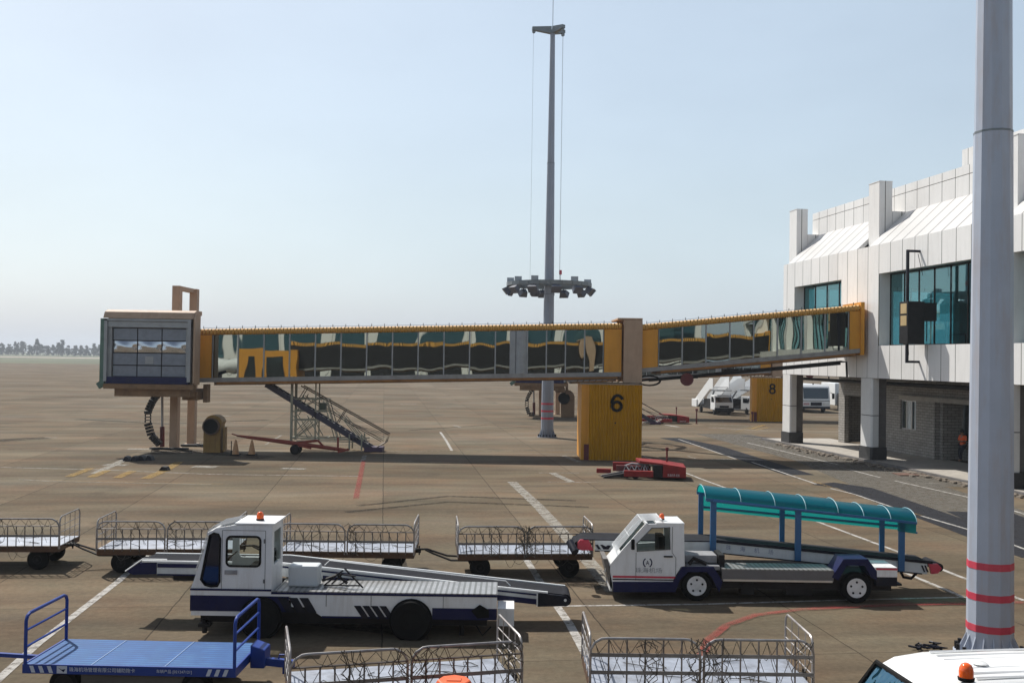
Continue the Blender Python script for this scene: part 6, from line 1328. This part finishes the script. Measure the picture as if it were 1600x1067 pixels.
# ------------------------------------------------------------------ person by the recessed windows
def person(label, X):
    t = thing('person', label, 'person', X.translation, math.atan2(X[1][0], X[0][0]))
    J = {'pelvis': (0, 0, .86, .135), 'waist': (0, .02, 1.02, .125), 'chest': (0, .03, 1.25, .155), 'neck': (0, .0, 1.47, .055), 'head': (0, -.05, 1.60, .085), 'crown': (0, -.05, 1.70, .075),
         'sl': (-.19, .02, 1.38, .06), 'el': (-.25, -.02, 1.12, .042), 'wl': (-.08, -.20, 1.05, .03), 'hl': (0.0, -.24, 1.06, .035), 'sr': (.19, .02, 1.38, .06), 'er': (.26, -.02, 1.12, .042), 'wr': (.10, -.2, 1.1, .03), 'hr': (.02, -.24, 1.13, .035),
         'hipl': (-.1, 0, .82, .10), 'kl': (-.11, -.12, .47, .062), 'al': (-.1, -.02, .09, .042), 'tl': (-.11, -.18, .04, .038), 'hipr': (.1, 0, .82, .10), 'kr': (.10, -.20, .48, .062), 'ar': (.06, -.16, .09, .042), 'tr': (.06, -.32, .04, .038)}
    E_ = [('pelvis', 'waist'), ('waist', 'chest'), ('chest', 'neck'), ('neck', 'head'), ('head', 'crown'), ('chest', 'sl'), ('sl', 'el'), ('el', 'wl'), ('wl', 'hl'), ('chest', 'sr'), ('sr', 'er'), ('er', 'wr'), ('wr', 'hr'), ('pelvis', 'hipl'), ('hipl', 'kl'), ('kl', 'al'), ('al', 'tl'), ('pelvis', 'hipr'), ('hipr', 'kr'), ('kr', 'ar'), ('ar', 'tr')]
    def skin(name, keys, edges, grow, mat, root):
        me = bpy.data.meshes.new(name); ix = {k: i for i, k in enumerate(keys)}
        me.from_pydata([J[k][:3] for k in keys], [(ix[a], ix[c]) for a, c in edges], [])
        o = bpy.data.objects.new(name, me); COL.objects.link(o)
        m = o.modifiers.new('skin', 'SKIN'); 
        for i, k in enumerate(keys):
            sv = me.skin_vertices[0].data[i]; r = J[k][3] + grow; sv.radius = (r, r * .85 if k in ('chest', 'waist', 'pelvis') else r); sv.use_root = (k == root)
        s = o.modifiers.new('sub', 'SUBSURF'); s.levels = 2; s.render_levels = 2
        bpy.context.view_layer.update(); me2 = bpy.data.meshes.new_from_object(o.evaluated_get(bpy.context.evaluated_depsgraph_get()))
        bpy.data.objects.remove(o); me2.materials.clear(); me2.materials.append(mat)
        for p in me2.polygons: p.use_smooth = True; p.material_index = 0
        o = bpy.data.objects.new(name, me2); COL.objects.link(o); o.parent = t; return o
    skin('body', list(J), E_, 0, SKIN, 'pelvis')
    skin('vest', ['pelvis', 'waist', 'chest', 'sl', 'sr', 'el', 'er'], [('pelvis', 'waist'), ('waist', 'chest'), ('chest', 'sl'), ('chest', 'sr'), ('sl', 'el'), ('sr', 'er')], .02, VEST, 'waist')
    skin('trousers', ['pelvis', 'hipl', 'kl', 'al', 'hipr', 'kr', 'ar'], [('pelvis', 'hipl'), ('hipl', 'kl'), ('kl', 'al'), ('pelvis', 'hipr'), ('hipr', 'kr'), ('kr', 'ar')], .018, TROU, 'pelvis')
    b = MB(); b.lathe([(.085, -.02), (.098, .04), (.095, .11), (.06, .16), (.02, .175)], (0, -.035, 1.60), 14); b.build('hair', BLACK, t, world=False)
    b = MB(); b.box(-.155, .155, -.14, -.13, 1.10, 1.14); b.build('reflective_band', SILV, t, world=False)
    for s in (-1, 1):
        b = MB()
        for k in range(4): x = .0 + s * .01 + (k - 1.5) * .017; z0 = 1.065 + (.06 if s > 0 else 0); b.tube([(x, -.24, z0), (x, -.28 - .005 * (k % 2), z0 + .01), (x + .01 * s, -.31, z0 - .01)], .009, 5)
        b.tube([(-s * .03, -.23, z0), (-s * .04, -.265, z0 + .03)], .010, 5); b.build('fingers', SKIN, t, world=False)
    b = MB(); b.tube([(0, -.13, 1.585), (0, -.15, 1.575)], .012, 6); b.build('nose', SKIN, t, world=False)
    return t
pw = W2(4.95, -.72, .14)
px_ = person('person in an orange vest and dark trousers leaning by the recessed window', Matrix.Translation(pw) @ Matrix.Rotation(BRZ - rad(75), 4, 'Z'))

# ------------------------------------------------------------------ aircraft at the neighbouring gate (seen mirrored)
t = thing('airliner', 'white airliner with navy belly seen mirrored in the left bridge windows', 'airliner', (-52, -16, 0))
b = MB(); n = 24; b.smooth = True
st = [(-34, .3, 4.1), (-35.2, .9, 3.9), (-37, 1.5, 3.7), (-39.5, 1.85, 3.6), (-60, 1.88, 3.6), (-68, 1.3, 4.1), (-73, .35, 4.8)]
vs = [(x, -16 + r * math.cos(2 * math.pi * j / n), zc + r * math.sin(2 * math.pi * j / n)) for x, r, zc in st for j in range(n)]
fs = []
for i in range(len(st) - 1):
    for j in range(n): fs.append((i * n + j, i * n + (j + 1) % n, (i + 1) * n + (j + 1) % n, (i + 1) * n + j))
b.add(vs, fs + [tuple(range(n)), tuple((len(st) - 1) * n + j for j in range(n))])
fm = pm('fuselage', (.78, .78, .78), .3)
b.mi = []
for f in b.f:
    z = sum(b.v[i][2] for i in f) / len(f); b.mi.append(1 if z < 3.1 else 0)
fu = b.build('fuselage', [fm, NAVY], t)
b = MB()
for k in range(38): x = -41 - k * .6; b.box(x, x + .28, -14.15, -14.09, 3.95, 4.3)
b.build('cabin_windows', NAVYK, fu)
b = MB(); b.hexa([(-50, -14.4, 2.6), (-56, -14.4, 2.6), (-62, -1, 3.4), (-60, -1, 3.4)], [(-50, -14.4, 3.0), (-56, -14.4, 2.9), (-62, -1, 3.5), (-60, -1, 3.5)]); b.build('wing', fm, t)
b = MB(); b.prism([(-66, 5.2), (-71, 11.5), (-74, 11.5), (-73, 5.0)], 'y', -16.15, -15.85); b.build('tail_fin', NAVY, t)
text(t, 'lettering', '珠海航空', 1.1, NAVY, Matrix.Translation((-42.6, -14.15, 5.0)) @ Matrix.Rotation(rad(180), 4, 'Z') @ Matrix.Rotation(rad(80), 4, 'X'), ext=.01)
for x, s in ((-38, .5), (-53, .7)):
    wheel(t, (x, -15.2, s), s, .4, GREYM); wheel(t, (x, -16.8, s), s, .4, GREYM)
    b = MB(); b.bar((x, -16.8, s), (x, -15.2, s), .15); b.bar((x, -16, s), (x, -16, 2.4), .25); b.build('landing_gear', GREYM, t)

Wg = thing('terminal_wing', 'pale pier wing with dark window bands seen only mirrored in the bridge glass', 'building', (-10, -48, 0))
b = MB(); b.box(-75, 30, -58, -48, 0, 13); b.build('wing_wall', PANEL, Wg)
xs_ = [-74 + 7.4 * k for k in range(15)]
b = MB()
for q in xs_[:-1]: b.box(q + .9, q + 7.0, -48.0, -47.95, 5.0, 12.0)
b.build('wing_windows', glassy('wing_glass', (.25, .5, .55), .25, (.01, .03, .04), .03), Wg)
b = MB()
for q in xs_[:-1]: b.box(q + .9, q + 7.0, -48.0, -47.95, .5, 3.8)
b.build('wing_ground_openings', DARK, Wg)
Cg = thing('bridge_cab', 'yellow cab end of the mirrored bridge beside the airliner', 'bridge cab', (-28, -3, 0))
b = MB(); b.box(-30.6, -24.0, -4.4, .2, 2.4, 5.9); b.build('cab_body', YEL, Cg)
b = MB(); b.box(-29.6, -28.4, .2, .24, 2.7, 5.0); b.box(-27.4, -25.4, .2, .24, 2.7, 5.2); b.build('cab_openings', DGLASS, Cg)
b = MB(); b.box(-28, -27.4, -3, -2.4, 0, 2.4); b.box(-25.5, -24.9, -3, -2.4, 0, 2.4); b.build('cab_legs', YEL, Cg)

# ------------------------------------------------------------------ far trees
LEAF = pm('far_foliage', (.012, .022, .014), .9, var=.4, scale=.4)
LEAF2 = pm('far_foliage_pale', (.022, .036, .022), .9, var=.4, scale=.4)
random.seed(21)
def tree(x, y, h, label, wd=1.0):
    t = thing('tree', label, 'tree', (x, y, 0), 0, 'trees on the far horizon')
    b = MB(); b.tube([(x, y, 0), (x + .3, y, h * .5), (x + .1, y, h * .92)], [.45, .28, .06], 6)
    for k in range(7):
        z = h * random.uniform(.3, .8); a = random.uniform(0, 6.28); l = h * .16 * random.uniform(.7, 1.3); b.tube([(x + .2, y, z), (x + l * math.cos(a), y + l * math.sin(a), z + l * .7)], [.14, .05], 4)
    b.build('trunk', TRUNK, t)
    b = MB()
    cl = [(random.uniform(-1, 1) * h * .2 * wd, random.uniform(-1, 1) * h * .18, h * random.uniform(.28, .98)) for _ in range(20)]
    for cx_0, cy_0, cz in cl:
        rr = h * random.uniform(.06, .12) * (1.2 - cz / h * .6)
        for _ in range(60):
            p = Vector((random.gauss(0, 1), random.gauss(0, 1), random.gauss(0, .8))) * rr * .6 + Vector((x + cx_0 * (1.25 - cz / h), y + cy_0, cz)); s = h * random.uniform(.02, .045)
            a = Vector((random.uniform(-1, 1), random.uniform(-1, 1), random.uniform(-1, 1))).normalized(); c = a.orthogonal().normalized(); b.m = random.random() < .4
            b.add([p - a * s, p + c * s * .7, p + a * s, p - c * s * .7], [(0, 1, 2, 3)])
    b.mi = [int(q) for q in b.mi]; b.build('crown', [LEAF, LEAF2], t)
spec = [(4, 13), (14, 12), (26, 15), (36, 15.5), (47, 11), (57, 17.5), (63, 13), (74, 11), (84, 12), (92, 14.5), (98, 17), (106, 12), (118, 12.5), (127, 11.5), (136, 12), (147, 14), (156, 13.5), (164, 13)]
ordw = ['first', 'second', 'third', 'fourth', 'fifth', 'sixth', 'seventh', 'eighth', 'ninth', 'tenth', 'eleventh', 'twelfth', 'thirteenth', 'fourteenth', 'fifteenth', 'sixteenth', 'seventeenth', 'eighteenth']
order = sorted(q[0] for q in spec)
for i, (px, h) in enumerate(spec):
    d = 1000 + (i * 37) % 60; x = (px - 800) / 1555.56 * d; k = order.index(px)
    desc = 'tallest feathery' if h > 17.2 else 'tall thin' if h > 15 else 'rounded' if h < 12.2 else 'uneven'
    tree(x, d, h * .92, '%s of the hazy horizon trees counting from the left, %s' % (ordw[k], desc), 1.2)
b = MB(); random.seed(4)
for i in range(13000):
    x = random.uniform(-1150, 500); y = 1090 + random.uniform(-15, 15); h = 7.0 + 2.5 * math.sin(x * .021) + 1.5 * math.sin(x * .083 + 1); z = h * random.random() ** .8; s = random.uniform(.7, 1.6); p = Vector((x, y, z))
    a = Vector((random.uniform(-1, 1), random.uniform(-1, 1), random.uniform(-1, 1))).normalized(); c = a.orthogonal().normalized(); b.m = int(random.random() < .4); b.add([p - a * s, p + c * s, p + a * s, p - c * s], [(0, 1, 2, 3)])
o = b.build('distant_wood', [LEAF, LEAF2]); tag(o, 'low hazy belt of woodland along the far horizon', 'woodland', kind='stuff')

# ------------------------------------------------------------------ haze
hz = bpy.data.materials.new('haze'); hz.use_nodes = True; t_ = hz.node_tree; t_.nodes.clear()
ho = t_.nodes.new('ShaderNodeOutputMaterial'); hv = t_.nodes.new('ShaderNodeVolumePrincipled'); hv.inputs['Color'].default_value = (.86, .92, 1, 1); hv.inputs['Density'].default_value = .0003; hv.inputs['Anisotropy'].default_value = .2
t_.links.new(hv.outputs[0], ho.inputs['Volume'])
b = MB(); b.box(-3000, 3000, -450, 3000, -1, 38); o = b.build('haze', hz); tag(o, 'thin pale haze over the whole airfield', 'haze', kind='stuff')
